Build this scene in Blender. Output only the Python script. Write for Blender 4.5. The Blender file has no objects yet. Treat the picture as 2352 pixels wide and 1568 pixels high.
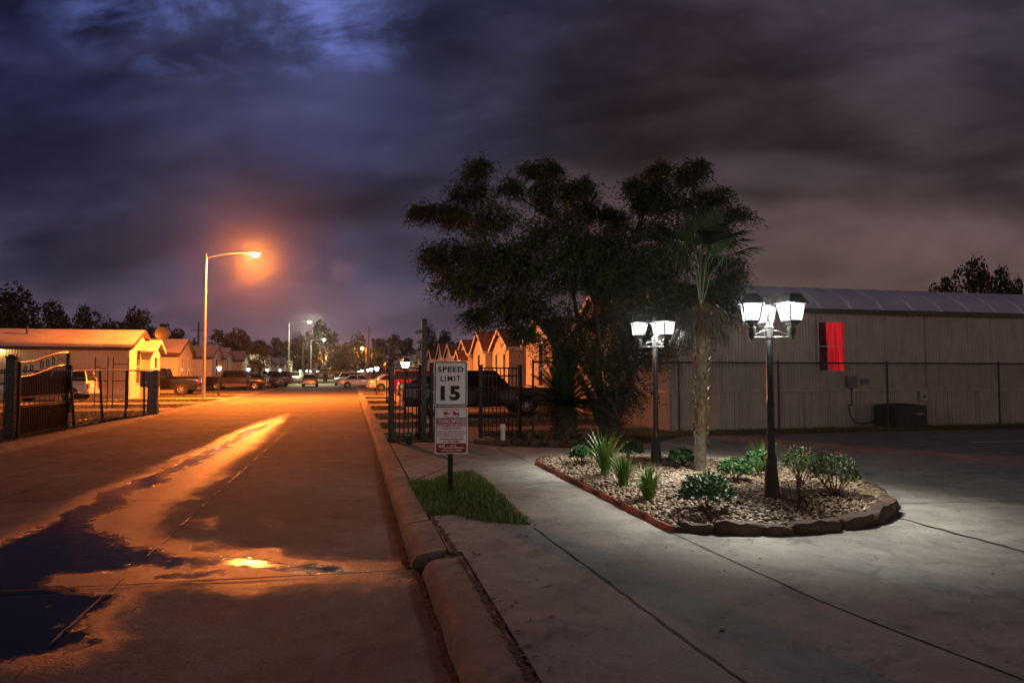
import bpy, bmesh, math, random
import numpy as np
from mathutils import Vector, Matrix, noise as mnoise
R = math.radians
sc = bpy.context.scene
COL = sc.collection
rnd = random.Random(7)
nrs = np.random.RandomState(11)

# ------------------------------------------------------------------ camera
FPX, CX, CY = 1568.0, 1176.0, 784.0          # focal length and centre for a 2352 x 1568 picture
PITCH = math.atan(71/1568)
CAM = Vector((0, 0, 1.75))
cam = bpy.data.objects.new("camera", bpy.data.cameras.new("camera"))
COL.objects.link(cam)
cam.data.sensor_width = 36; cam.data.lens = 24.0
cam.data.clip_start = 0.05; cam.data.clip_end = 3000
cam.location = CAM; cam.rotation_euler = (math.pi/2 + PITCH, 0, 0)
sc.camera = cam
sc.view_settings.view_transform = 'Standard'; sc.view_settings.look = 'None'
sc.view_settings.gamma = 1; sc.view_settings.exposure = 0.0
sc.cycles.max_bounces = 6; sc.cycles.volume_bounces = 0
sc.cycles.sample_clamp_indirect = 3.0
sc.cycles.transparent_max_bounces = 12

# ------------------------------------------------------------------ node helper
def lin(r, g, b):
    f = lambda c: (c/255/12.92) if c/255 <= .04045 else ((c/255+.055)/1.055)**2.4
    return (f(r), f(g), f(b))
class E:
    """tiny expression wrapper round shader math nodes"""
    nt = None
    def __init__(s, k): s.k = k
    @staticmethod
    def op(o, *a):
        n = E.nt.nodes.new('ShaderNodeMath'); n.operation = o
        for i, x in enumerate(a):
            if isinstance(x, E): E.nt.links.new(x.k, n.inputs[i])
            else: n.inputs[i].default_value = x
        return E(n.outputs[0])
    def __add__(s, o): return E.op('ADD', s, o)
    __radd__ = __add__
    def __sub__(s, o): return E.op('SUBTRACT', s, o)
    def __rsub__(s, o): return E.op('SUBTRACT', o, s)
    def __mul__(s, o): return E.op('MULTIPLY', s, o)
    __rmul__ = __mul__
    def __truediv__(s, o): return E.op('DIVIDE', s, o)
def nd(t, **kw):
    n = E.nt.nodes.new(t)
    for k, v in kw.items():
        if hasattr(n, k): setattr(n, k, v)
        else: put(n.inputs[k], v)
    return n
def put(sock, v):
    if isinstance(v, E): E.nt.links.new(v.k, sock)
    elif hasattr(v, 'is_output') : E.nt.links.new(v, sock)
    else:
        if isinstance(v, (tuple, list)) and len(v) == 3 and sock.type == 'RGBA': v = (*v, 1)
        sock.default_value = v
def noise(vec, scale, detail=4, rough=.55, dist=0):
    n = nd('ShaderNodeTexNoise'); put(n.inputs['Vector'], vec)
    n.inputs['Scale'].default_value = scale; n.inputs['Detail'].default_value = detail
    n.inputs['Roughness'].default_value = rough; n.inputs['Distortion'].default_value = dist
    return E(n.outputs['Fac'])
def sstep(x, a, b, lo=0., hi=1.):
    n = nd('ShaderNodeMapRange'); n.interpolation_type = 'SMOOTHSTEP'
    put(n.inputs[0], x); n.inputs[1].default_value = a; n.inputs[2].default_value = b
    n.inputs[3].default_value = lo; n.inputs[4].default_value = hi
    return E(n.outputs[0])
def mix(f, a, b, mode='MIX'):
    n = nd('ShaderNodeMix'); n.data_type = 'RGBA'; n.blend_type = mode
    put(n.inputs[0], f); put(n.inputs[6], a); put(n.inputs[7], b)
    return n.outputs[2]
def ramp(x, stops):
    n = nd('ShaderNodeValToRGB'); put(n.inputs[0], x)
    el = n.color_ramp.elements
    while len(el) < len(stops): el.new(.5)
    for e, (p, c) in zip(el, stops): e.position = p; e.color = (*c, 1)
    return n.outputs[0]

# ------------------------------------------------------------------ world: cloudy dusk sky
world = bpy.data.worlds.new("World"); sc.world = world; world.use_nodes = True
E.nt = world.node_tree; E.nt.nodes.clear()
def build_sky():
    tc = nd('ShaderNodeTexCoord'); sep = nd('ShaderNodeSeparateXYZ')
    E.nt.links.new(tc.outputs['Generated'], sep.inputs[0])
    x, y, z = (E(sep.outputs[i]) for i in range(3))
    yy = E.op('MAXIMUM', y, 0.12)
    a = x/yy; b = z/yy
    cv = nd('ShaderNodeCombineXYZ'); put(cv.inputs[0], a); put(cv.inputs[1], b*1.7); cv.inputs[2].default_value = 3.1
    vec = cv.outputs[0]
    cv2 = nd('ShaderNodeCombineXYZ'); put(cv2.inputs[0], a*.8+b*.9); put(cv2.inputs[1], b*2.6-a*.5); cv2.inputs[2].default_value = 7.7
    n1 = noise(cv2.outputs[0], 3.0, 5, .5, .35)
    n2 = noise(vec, 9.0, 6, .58, .2)
    n4 = noise(vec, 6.5, 8, .58, .25)
    n3 = noise(cv2.outputs[0], 1.6, 3, .5, .2)
    ff = sstep(b, 0., .56)
    left = ramp(b, [(0, lin(112,88,100)), (.06, lin(100,84,102)), (.14, lin(70,67,88)), (.3, lin(54,55,77)), (.56, lin(54,60,94))])
    right = ramp(b, [(0, lin(98,80,80)), (.10, lin(110,89,83)), (.2, lin(96,78,78)), (.32, lin(64,54,57)), (.56, lin(66,57,72))])
    base = mix(sstep(a + (n3-.5)*.5, -.25, .3), left, right)
    # soft cloud bodies
    shade = sstep(n1, .3, .72, .52, 1.32)*sstep(n4, .25, .75, .84, 1.18)
    base = mix(1., base, mixval(shade), 'MULTIPLY')
    def blob(px, py, rx, ry):
        dx = (a - (px-CX)/FPX) / (rx/FPX); dy = (b - (855-py)/FPX) / (ry/FPX)
        r2 = dx*dx + dy*dy + (n2-.5)*1.6 + (n1-.5)*1.6
        return sstep(r2, 2.1, -.2)
    def mul(f, k):
        nonlocal base
        base = mix(f, base, mix(1., base, k, 'MULTIPLY'))
    def add(f, c):
        nonlocal base
        base = mix(f, base, c, 'ADD')
    mul(blob(0, 0, 400, 170), (.36, .36, .42))
    mul(blob(60, 330, 260, 240), (.62, .62, .78))
    mul(blob(1650, 180, 480, 210), (.66, .62, .58))
    mul(blob(1780, 280, 260, 90), (.72, .7, .66))
    mul(blob(980, 110, 170, 110), (.6, .55, .52))
    mul(blob(760, 455, 260, 55), (.62, .55, .5))
    mul(blob(330, 545, 330, 55), (.66, .62, .62))
    mul(blob(1350, 120, 320, 150), (.9, .8, .74))
    mul(blob(2330, 250, 130, 240), (.66, .66, .72))
    mul(blob(2200, 455, 260, 50), (.72, .7, .7))
    nb = sstep(n4, .40, .72)
    add(blob(520, 40, 360, 110)*nb, lin(92, 106, 176))
    add(blob(770, 50, 170, 100)*nb, lin(62, 70, 118))
    add(blob(760, 210, 190, 190)*.5, lin(48, 54, 90))
    add(blob(560, 290, 230, 120)*.5, lin(28, 28, 52))
    add(blob(2080, 90, 300, 80)*.4, lin(40, 34, 48))
    add(blob(1760, 385, 200, 40)*.8, lin(58, 50, 58))
    add(blob(660, 625, 180, 30)*sstep(n2, .45, .58), lin(88, 54, 52))
    add(blob(640, 690, 260, 45)*.8, lin(62, 40, 46))
    add(blob(1960, 540, 420, 80)*.7, lin(54, 42, 38))
    # behind the photographer: a bright low band added to light the sign and trailer wall
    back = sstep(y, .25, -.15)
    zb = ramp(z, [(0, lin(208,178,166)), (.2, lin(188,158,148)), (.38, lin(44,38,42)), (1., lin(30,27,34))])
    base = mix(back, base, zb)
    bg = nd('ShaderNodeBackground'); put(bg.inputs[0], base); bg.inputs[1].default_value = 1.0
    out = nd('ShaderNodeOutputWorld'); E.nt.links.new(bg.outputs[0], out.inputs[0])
def mixval(e):
    c = nd('ShaderNodeCombineXYZ')
    for i in range(3): put(c.inputs[i], e)
    return c.outputs[0]
build_sky()
try:
    world.cycles.sampling_method = 'AUTOMATIC'
except Exception: pass

# ------------------------------------------------------------------ geometry of the view and of the street
TH = math.atan(.2347)                       # the street runs this far left of the camera's axis
SN, CS = math.sin(TH), math.cos(TH)
def W(u, v, z=0.):  return Vector((-SN*u + CS*v, CS*u + SN*v, z))    # street coordinates: u along, v across
def UV(p): return (-SN*p[0]+CS*p[1], CS*p[0]+SN*p[1])
def ray(x, y):
    dx, dy = (x-CX)/FPX, (CY-y)/FPX
    return Vector((dx, math.cos(PITCH)-dy*math.sin(PITCH), math.sin(PITCH)+dy*math.cos(PITCH)))
def G(x, y, z=0.):
    d = ray(x, y); t = (z-CAM.z)/d.z
    return CAM + d*t
def GUV(x, y, z=0.): return UV(G(x, y, z))
def P(x, y, Y):
    d = ray(x, y); return CAM + d*(Y/d.y)
def onU(x, y, u):                                  # point of a wall u = const: returns v, z
    d = ray(x, y); k = UV(d)[0]; t = u/k; p = CAM+d*t
    return UV(p)[1], p.z
def onV(x, y, v):
    d = ray(x, y); k = UV(d)[1]; t = v/k; p = CAM+d*t
    return UV(p)[0], p.z

# ------------------------------------------------------------------ materials
def new_mat(name):
    m = bpy.data.materials.new(name); m.use_nodes = True
    E.nt = m.node_tree; E.nt.nodes.clear()
    b = nd('ShaderNodeBsdfPrincipled'); o = nd('ShaderNodeOutputMaterial')
    E.nt.links.new(b.outputs[0], o.inputs[0])
    return m, b
def objvec(s=1., kind='Object'):
    tc = nd('ShaderNodeTexCoord'); mp = nd('ShaderNodeMapping'); E.nt.links.new(tc.outputs[kind], mp.inputs[0])
    mp.inputs['Scale'].default_value = s if isinstance(s, tuple) else (s, s, s)
    return mp.outputs[0]
def bump(b, h, strength=.3, dist=.02):
    n = nd('ShaderNodeBump'); put(n.inputs['Height'], h); n.inputs['Strength'].default_value = strength
    n.inputs['Distance'].default_value = dist; E.nt.links.new(n.outputs[0], b.inputs['Normal'])
def mat(name, c1, c2=None, scale=6., rough=.6, metal=0., bmp=0., bscale=40., bdist=.01, spec=.5, rvar=.15):
    m, b = new_mat(name)
    v = objvec()
    n = noise(v, scale, 5, .6)
    if c2 is None: c2 = tuple(x*.72 for x in c1)
    put(b.inputs['Base Color'], ramp(n, [(.32, c2), (.68, c1)]))
    put(b.inputs['Roughness'], sstep(noise(v, scale*2.3, 4), .3, .7, max(.03, rough-rvar), min(1, rough+rvar)))
    b.inputs['Metallic'].default_value = metal
    b.inputs['Specular IOR Level'].default_value = spec
    if bmp: bump(b, noise(v, bscale, 4), bmp, bdist)
    return m
def emat(name, col, strength):
    m, b = new_mat(name)
    put(b.inputs['Base Color'], col); put(b.inputs['Emission Color'], col)
    b.inputs['Emission Strength'].default_value = strength; b.inputs['Roughness'].default_value = .3
    return m
def leafmat(name, c1, c2, rough=.5, trans=.25):
    m, b = new_mat(name)
    v = objvec(); n = noise(v, 2.2, 4)
    g = nd('ShaderNodeNewGeometry')
    f = n*.6 + E(g.outputs['Random Per Island'])*.4
    put(b.inputs['Base Color'], ramp(f, [(.25, c1), (.7, c2)]))
    b.inputs['Roughness'].default_value = rough
    b.inputs['Specular IOR Level'].default_value = .3
    return m
M = {}
def concrete(name, c_lo, c_hi, wet=False):
    m, b = new_mat(name)
    v = objvec(1., 'Object')
    big = noise(v, .55, 6, .62, .5); mid = noise(v, 3.1, 6, .65, .2); fine = noise(v, 90, 3, .7); pit = noise(v, 34, 3, .6)
    f = big*.42 + mid*.38 + fine*.20
    col = ramp(f, [(.36, c_lo), (.5, tuple((p+q)/2 for p, q in zip(c_lo, c_hi))), (.62, c_hi)])
    st = noise(objvec((.9, .9, .9)), 1.3, 7, .7, 1.2)
    col = mix(sstep(noise(v, 1.9, 8, .75, .8), .5, .62)*.35, col, tuple(x*.5 for x in c_lo))
    col = mix(sstep(noise(v, 13., 2, .5), .68, .74)*.6, col, tuple(x*.35 for x in c_lo))
    col = mix(sstep(st, .55, .72)*.6, col, tuple(x*.42 for x in c_lo))
    col = mix(sstep(pit, .64, .72)*.5, col, tuple(x*.4 for x in c_lo))
    if not wet:
        put(b.inputs['Base Color'], col)
        put(b.inputs['Roughness'], sstep(mid, .3, .7, .7, .92))
        b.inputs['Specular IOR Level'].default_value = .15
        bump(b, fine*.7+pit*.8+mid*1.4, .7, .007)
    else:
        at = nd('ShaderNodeAttribute'); at.attribute_name = 'wet'
        w = E(at.outputs['Fac'])
        wz = sstep(w, .02, .2)
        w = w + (mid-.5)*.5*wz + (noise(v, 9., 6, .7)-.5)*.62*wz + (fine-.5)*.22*wz
        damp = sstep(w, .12, .5); pool = sstep(w, .6, .88)
        film = damp*(1-pool)
        put(b.inputs['Base Color'], mix(pool*.35+damp*.62, col, tuple(x*.16 for x in c_lo)))
        rough = sstep(mid*.6+fine*.4, .3, .7, .74, .9)
        rough = rough - damp*.42 - pool*.28
        put(b.inputs['Roughness'], E.op('MAXIMUM', rough, .055))
        put(b.inputs['Specular IOR Level'], .10 + damp*.42 - pool*.34)
        grain = noise(v, 40, 4, .75)
        h = (grain*(.9+damp*1.1) + pit*1.1)*(1-pool*.97) + noise(v, 15., 4, .6)*pool*.36
        put(b.inputs['Specular Tint'], mix(pool*.85, (1,1,1), (.13,.14,.17)))
        b.inputs['Coat Weight'].default_value = 0.
        put(b.inputs['Coat Roughness'], .14 - pool*.1)
        b.inputs['Coat IOR'].default_value = 1.33
        bump(b, h, .9, .008)
    return m
M['road'] = concrete('road concrete', (.10,.088,.074), (.27,.245,.21), True)
M['slab'] = concrete('pavement concrete', (.15,.14,.125), (.36,.34,.3))
M['curb'] = concrete('kerb concrete', (.10,.088,.075), (.34,.305,.265))
M['joint'] = mat('joint filler', (.022,.02,.017), (.006,.006,.005), 14, .95, bmp=.6)
M['soil'] = mat('soil', (.05,.036,.024), (.02,.015,.01), 5, .95, bmp=.8, bscale=30)
M['verge'] = mat('verge turf', (.075,.085,.025), (.03,.032,.012), 3.5, .95, bmp=1., bscale=60, bdist=.05)
M['blade'] = leafmat('grass blades', (.06,.115,.016), (.15,.22,.035))
M['blade_dry'] = leafmat('dry grass blades', (.07,.075,.02), (.14,.12,.04))
M['black'] = mat('black painted iron', (.016,.016,.016), (.008,.008,.008), 12, .34, bmp=.15, bscale=90)
M['blackmatte'] = mat('black powder coat', (.02,.02,.02), (.011,.011,.011), 30, .42, bmp=.2, bscale=160)
M['galv'] = mat('galvanised steel', (.42,.42,.42), (.28,.28,.28), 9, .45, .6, bmp=.1)
M['wire'] = mat('chain link wire', (.34,.33,.32), (.22,.21,.2), 20, .5, .3)
M['darksteel'] = mat('weathered steel', (.07,.065,.06), (.03,.028,.026), 9, .6, .4)
M['white_panel'] = mat('white sign sheeting', (.86,.86,.87), (.80,.80,.82), 5, .45, rvar=.08)
M['ink_black'] = mat('black sign ink', (.012,.012,.013), (.008,.008,.009), 8, .5)
M['ink_red'] = mat('red sign ink', (.36,.012,.018), (.28,.009,.014), 8, .5)
M['trailer'] = mat('beige painted metal siding', (.52,.44,.37), (.42,.35,.29), 1.3, .5, .0, bmp=.06, bscale=20)
def ribbed_paint():
    m, b = new_mat('beige ribbed siding with painted rib shade and grime'); v = objvec(); sp = nd('ShaderNodeSeparateXYZ'); E.nt.links.new(v, sp.inputs[0])
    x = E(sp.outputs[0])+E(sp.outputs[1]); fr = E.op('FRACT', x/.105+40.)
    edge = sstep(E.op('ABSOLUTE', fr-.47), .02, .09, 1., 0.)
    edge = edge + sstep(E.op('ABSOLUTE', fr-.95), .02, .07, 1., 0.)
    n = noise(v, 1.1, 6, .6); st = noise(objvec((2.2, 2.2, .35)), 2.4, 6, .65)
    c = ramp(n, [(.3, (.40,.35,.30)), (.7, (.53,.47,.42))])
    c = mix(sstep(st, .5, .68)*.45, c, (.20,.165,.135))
    c = mix(edge*(.35+.4*noise(v, 3., 4)), c, (.12,.095,.078))  # rib self-shadow and grime put into the colour as dark flank lines
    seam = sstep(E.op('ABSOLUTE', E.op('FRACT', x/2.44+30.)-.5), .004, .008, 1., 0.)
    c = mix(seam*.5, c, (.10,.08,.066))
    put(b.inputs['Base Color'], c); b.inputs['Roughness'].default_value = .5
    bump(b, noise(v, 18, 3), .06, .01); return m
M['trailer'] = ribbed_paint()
M['metalroof'] = mat('coated metal roof', (.66,.69,.82), (.50,.53,.65), 1.1, .5, .15, bmp=.25, bscale=3.5, bdist=.03)
M['seam'] = mat('roof sealant', (.90,.90,.92), (.78,.78,.8), 6, .6)
M['shingle'] = mat('brown shingle roof', (.11,.066,.048), (.06,.036,.028), 7, .9, bmp=.5, bscale=25, bdist=.02)
M['paleroof'] = mat('pale metal roof', (.52,.47,.42), (.36,.32,.29), .9, .5, bmp=.15, bscale=4, bdist=.02)
M['trim'] = mat('white trim paint', (.78,.76,.72), (.68,.66,.62), 5, .5)
M['darktrim'] = mat('brown fascia', (.09,.06,.05), (.05,.035,.03), 5, .6)
M['glass'] = mat('dark window glass', (.02,.02,.023), (.012,.012,.014), 2, .08, spec=.7, rvar=.03)
M['tyre'] = mat('tyre rubber', (.022,.021,.02), (.012,.012,.012), 14, .85, bmp=.3)
M['rim'] = mat('alloy wheel', (.62,.62,.62), (.5,.5,.5), 9, .3, .85)
M['chrome'] = mat('chrome', (.7,.7,.7), (.6,.6,.6), 9, .15, 1.)
M['lampglass'] = mat('headlamp glass', (.7,.7,.68), (.55,.55,.52), 9, .12, spec=.8, rvar=.05)
M['redglass'] = mat('tail lamp glass', (.45,.015,.012), (.3,.01,.01), 9, .15, spec=.8, rvar=.05)
M['bark'] = mat('bark', (.10,.075,.05), (.035,.026,.018), 9, .95, bmp=1., bscale=18, bdist=.04)
M['palmbark'] = mat('palm trunk', (.15,.12,.08), (.05,.038,.026), 7, .9, bmp=1., bscale=22, bdist=.02)
M['boot'] = mat('palm leaf bases', (.27,.19,.095), (.06,.04,.02), 6, .85, bmp=.5)
M['deadfrond'] = leafmat('dead palm fronds', (.016,.010,.006), (.045,.030,.017))
M['frond'] = leafmat('palm fronds', (.013,.029,.009), (.032,.057,.016))
M['petiole'] = mat('palm stalks', (.06,.075,.035), (.035,.045,.02), 6, .6)
M['sago'] = leafmat('sago fronds', (.012,.026,.010), (.03,.05,.016))
M['willow'] = leafmat('feathery leaves', (.024,.036,.012), (.06,.072,.024))
M['farleaf'] = leafmat('far tree leaves', (.012,.018,.007), (.03,.04,.014))
M['warmleaf'] = leafmat('yellow green leaves', (.06,.06,.015), (.13,.11,.03))
M['shrub'] = leafmat('glossy shrub leaves', (.018,.062,.016), (.06,.15,.04), .35)
M['roseleaf'] = leafmat('rose leaves', (.022,.05,.016), (.07,.11,.03))
M['ornblade'] = leafmat('ornamental grass', (.045,.105,.018), (.15,.26,.05), .4)
M['petal'] = leafmat('rose petals', (.38,.012,.03), (.55,.04,.08))
M['stem'] = mat('woody stems', (.10,.075,.045), (.05,.038,.022), 8, .9)
M['sandstone'] = mat('border stone', (.10,.056,.036), (.03,.021,.016), 5, .9, bmp=1., bscale=12, bdist=.04)
M['terracotta'] = mat('terracotta edging', (.26,.075,.038), (.15,.042,.024), 6, .75, bmp=.3)
M['pvc'] = mat('white plastic pipe', (.72,.70,.64), (.55,.53,.48), 6, .5)
M['box_grey'] = mat('grey utility box', (.2,.19,.18), (.12,.115,.11), 6, .6)
M['wood'] = mat('weathered timber', (.16,.105,.065), (.07,.045,.03), 5, .9, bmp=.5)
M['bin'] = mat('dark plastic bin', (.02,.025,.022), (.012,.014,.013), 6, .6)
M['fencewood'] = mat('cedar fence boards', (.28,.17,.10), (.16,.09,.05), 2.5, .9)
M['plastic_blue'] = mat('blue plastic', (.08,.12,.32), (.05,.08,.22), 5, .5)
M['curtain_dark'] = mat('maroon curtain', (.10,.01,.03), (.05,.006,.018), 5, .9)
def paint(name, c, rough=.3):
    m, b = new_mat(name)
    n = noise(objvec(), 3, 4)
    put(b.inputs['Base Color'], ramp(n, [(.3, tuple(x*.8 for x in c)), (.7, c)]))
    b.inputs['Roughness'].default_value = rough; b.inputs['Metallic'].default_value = .25
    b.inputs['Coat Weight'].default_value = .8; b.inputs['Coat Roughness'].default_value = .08
    return m
def pebble_mat():
    m, b = new_mat('river gravel')
    at = nd('ShaderNodeNewGeometry')
    r = E(at.outputs['Random Per Island'])
    n = noise(objvec(), 30, 4)
    c = ramp(r, [(0, (.06,.036,.022)), (.2, (.26,.16,.085)), (.4, (.15,.085,.048)), (.55, (.40,.30,.19)), (.7, (.22,.12,.062)), (.87, (.50,.42,.31)), (1, (.10,.062,.04))])
    c = mix(.34, c, (.06,.038,.022))
    put(b.inputs['Base Color'], mix(.28, c, ramp(n, [(.3, (.07,.045,.028)), (.7, (.36,.26,.17))])))
    b.inputs['Roughness'].default_value = .5
    return m
M['pebble'] = pebble_mat()
def siding(name, c, scale, axis):
    """painted siding with ribs along the given axis (0 x, 1 y, 2 z ribs repeat)"""
    m, b = new_mat(name)
    v = objvec(); n = noise(v, 1.2, 5)
    put(b.inputs['Base Color'], ramp(n, [(.3, tuple(x*.82 for x in c)), (.7, c)]))
    b.inputs['Roughness'].default_value = .55
    sp = nd('ShaderNodeSeparateXYZ'); E.nt.links.new(v, sp.inputs[0])
    t = E(sp.outputs[0]) + E(sp.outputs[1]) if axis != 2 else E(sp.outputs[2])
    s = E.op('SINE', t*scale)
    h = E.op('POWER', s*.5+.5, 3.) if axis != 2 else E.op('FRACT', t*scale)
    bump(b, h, .8, .02)
    return m

# ------------------------------------------------------------------ mesh builder
class MB:
    def __init__(s): s.v = []; s.f = []; s.m = []; s.mi = 0
    def add(s, vs, fs):
        o = len(s.v); s.v += [tuple(p) for p in vs]
        for f in fs: s.f.append([i+o for i in f]); s.m.append(s.mi)
        return s
    def box(s, c, d, rot=None, bev=0.):
        x, y, z = d[0]/2, d[1]/2, d[2]/2
        if bev:
            b = min(bev, x*.9, y*.9, z*.9); vs = []; 
            bm = bmesh.new(); bmesh.ops.create_cube(bm, size=1)
            bmesh.ops.scale(bm, vec=d, verts=bm.verts)
            bmesh.ops.bevel(bm, geom=bm.edges[:], offset=b, segments=2, affect='EDGES', profile=.5)
            bm.verts.index_update()
            vs = [v.co.copy() for v in bm.verts]; fs = [[v.index for v in f.verts] for f in bm.faces]; bm.free()
        else:
            vs = [Vector((i, j, k)) for i in (-x, x) for j in (-y, y) for k in (-z, z)]
            fs = [(0,1,3,2),(4,6,7,5),(0,4,5,1),(2,3,7,6),(0,2,6,4),(1,5,7,3)]
        if rot is not None: vs = [rot @ v for v in vs]
        c = Vector(c)
        return s.add([v+c for v in vs], fs)
    def span(s, a, b, bev=0.):
        a, b = Vector(a), Vector(b); return s.box((a+b)/2, [max(1e-4, abs(q)) for q in (b-a)], bev=bev)
    def tube(s, pts, r, n=8, caps=True):
        pts = [Vector(p) for p in pts]; k = len(pts)
        rs = r if isinstance(r, (list, tuple)) else [r]*k
        vs, fs = [], []
        up = None
        for i, p in enumerate(pts):
            t = (pts[min(i+1, k-1)]-pts[max(i-1, 0)])
            if t.length < 1e-9: t = Vector((0, 0, 1))
            t.normalize()
            if up is None:
                up = Vector((1, 0, 0)) if abs(t.x) < .8 else Vector((0, 1, 0))
            e1 = (up - t*up.dot(t)); 
            if e1.length < 1e-6: e1 = t.orthogonal()
            e1.normalize(); e2 = t.cross(e1); up = e1
            for j in range(n):
                a = 2*math.pi*j/n
                vs.append(p + (e1*math.cos(a)+e2*math.sin(a))*rs[i])
        for i in range(k-1):
            for j in range(n):
                fs.append((i*n+j, i*n+(j+1) % n, (i+1)*n+(j+1) % n, (i+1)*n+j))
        if caps: fs.append(tuple(range(n))[::-1]); fs.append(tuple((k-1)*n+j for j in range(n)))
        return s.add(vs, fs)
    def lathe(s, prof, c=(0,0,0), n=16, axis='z', rot=0., caps=True):
        vs, fs = [], []; c = Vector(c)
        for (r, h) in prof:
            for j in range(n):
                a = 2*math.pi*j/n + rot
                p = Vector((r*math.cos(a), r*math.sin(a), h))
                if axis == 'y': p = Vector((p.x, p.z, p.y))
                if axis == 'x': p = Vector((p.z, p.x, p.y))
                vs.append(p+c)
        k = len(prof)
        for i in range(k-1):
            for j in range(n): fs.append((i*n+j, i*n+(j+1) % n, (i+1)*n+(j+1) % n, (i+1)*n+j))
        if caps: fs.append(tuple(range(n))[::-1]); fs.append(tuple((k-1)*n+j for j in range(n)))
        return s.add(vs, fs)
    def prism(s, poly, f):
        """poly: 2-D points; f(p, k) gives the 3-D point of end k (0, 1)"""
        n = len(poly)
        vs = [f(p, 0) for p in poly]+[f(p, 1) for p in poly]
        fs = [tuple(range(n)), tuple(range(n, 2*n))[::-1]]+[(i, (i+1) % n, n+(i+1) % n, n+i) for i in range(n)]
        return s.add(vs, fs)
    def loft(s, rings, closed=True, caps=True):
        n = len(rings[0]); vs = [p for r in rings for p in r]; fs = []
        for i in range(len(rings)-1):
            for j in range(n if closed else n-1):
                fs.append((i*n+j, i*n+(j+1) % n, (i+1)*n+(j+1) % n, (i+1)*n+j))
        if caps and closed: fs.append(tuple(range(n))[::-1]); fs.append(tuple((len(rings)-1)*n+j for j in range(n)))
        return s.add(vs, fs)
    def build(s, name, mats, parent=None, loc=None, smooth=False, fix=True, kind=None):
        if not isinstance(mats, (list, tuple)): mats = [mats]
        me = bpy.data.meshes.new(name)
        vs = s.v
        if loc is not None: vs = [(p[0]-loc[0], p[1]-loc[1], p[2]-loc[2]) for p in vs]
        me.from_pydata(vs, [], s.f)
        for m in mats: me.materials.append(m)
        if len(mats) > 1: me.polygons.foreach_set('material_index', s.m)
        if fix:
            bm = bmesh.new(); bm.from_mesh(me); bmesh.ops.recalc_face_normals(bm, faces=bm.faces[:]); bm.to_mesh(me); bm.free()
        if smooth:
            me.polygons.foreach_set('use_smooth', [True]*len(me.polygons))
            if smooth != 'all':
                try: me.set_sharp_from_angle(angle=R(40))
                except Exception: pass
        o = bpy.data.objects.new(name, me); COL.objects.link(o)
        if parent: o.parent = parent
        if loc is not None: o.location = loc
        if kind: o['kind'] = kind
        return o
def np_obj(name, V, F, mats, parent=None, loc=None, smooth=False):
    """V (n,3), F (m,k) arrays"""
    me = bpy.data.meshes.new(name)
    V = np.asarray(V, dtype=np.float32); F = np.asarray(F, dtype=np.int32)
    if loc is not None: V = V - np.array(loc, dtype=np.float32)
    k = F.shape[1]
    me.vertices.add(len(V)); me.vertices.foreach_set('co', V.ravel())
    me.loops.add(F.size); me.loops.foreach_set('vertex_index', F.ravel())
    me.polygons.add(len(F)); me.polygons.foreach_set('loop_start', np.arange(0, F.size, k, dtype=np.int32))
    me.update(calc_edges=True); me.validate()
    me.materials.append(mats)
    if smooth: me.polygons.foreach_set('use_smooth', [True]*len(me.polygons))
    o = bpy.data.objects.new(name, me); COL.objects.link(o)
    if parent: o.parent = parent
    if loc is not None: o.location = loc
    return o
def tag(o, label, cat, group=None):
    o['label'] = label; o['category'] = cat
    if group: o['group'] = group
    return o
def thing(name, label, cat, loc=(0,0,0), rz=0., group=None, scale=None):
    o = bpy.data.objects.new(name, None); COL.objects.link(o)
    o.location = loc; o.rotation_euler = (0, 0, rz); o.empty_display_size = .2
    if scale: o.scale = scale
    return tag(o, label, cat, group)
def struct(o): o['kind'] = 'structure'; return o
def dup(root, label, loc, rz=0., scale=None, group=None):
    kids = {}
    for o in bpy.data.objects:
        if o.parent: kids.setdefault(o.parent, []).append(o)
    def cp(o, parent):
        c = o.copy(); COL.objects.link(c)
        if parent: c.parent = parent
        for k in kids.get(o, []): cp(k, c)
        return c
    r = cp(root, None); r.location = loc; r.rotation_euler = (0, 0, rz)
    if scale: r.scale = scale
    r['label'] = label
    if group: r['group'] = group
    return r

# ------------------------------------------------------------------ the ground
ZS = .14                                     # pavement level
big = MB(); big.box((0, 150, -.55), (1600, 1600, 1.0)); struct(big.build('ground', M['soil']))

def polysd(px, pv, poly):
    """signed distance (inside positive) of points to a polygon, numpy"""
    poly = np.asarray(poly); n = len(poly)
    d = np.full(px.shape, 1e9); ins = np.zeros(px.shape, bool)
    for i in range(n):
        a, b = poly[i], poly[(i+1) % n]
        e = b-a; w0, w1 = px-a[0], pv-a[1]
        t = np.clip((w0*e[0]+w1*e[1])/(e@e+1e-12), 0, 1)
        d = np.minimum(d, np.hypot(w0-t*e[0], w1-t*e[1]))
        c = (a[1] > pv) != (b[1] > pv)
        xi = (b[0]-a[0])*(pv-a[1])/(b[1]-a[1]+1e-12)+a[0]
        ins ^= c & (px < xi)
    return np.where(ins, d, -d)
def vnoise(x, y, s, seed):
    """cheap value noise in numpy"""
    r = np.random.RandomState(seed); T = r.rand(64, 64)
    x, y = x*s, y*s; xi, yi = np.floor(x).astype(int), np.floor(y).astype(int); fx, fy = x-xi, y-yi
    fx, fy = fx*fx*(3-2*fx), fy*fy*(3-2*fy)
    g = lambda a, b: T[a % 64, b % 64]
    return (g(xi, yi)*(1-fx)+g(xi+1, yi)*fx)*(1-fy)+(g(xi, yi+1)*(1-fx)+g(xi+1, yi+1)*fx)*fy - .5
def crop(p): return (p[0]*.43333, 901.6+p[1]*.43333)
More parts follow.
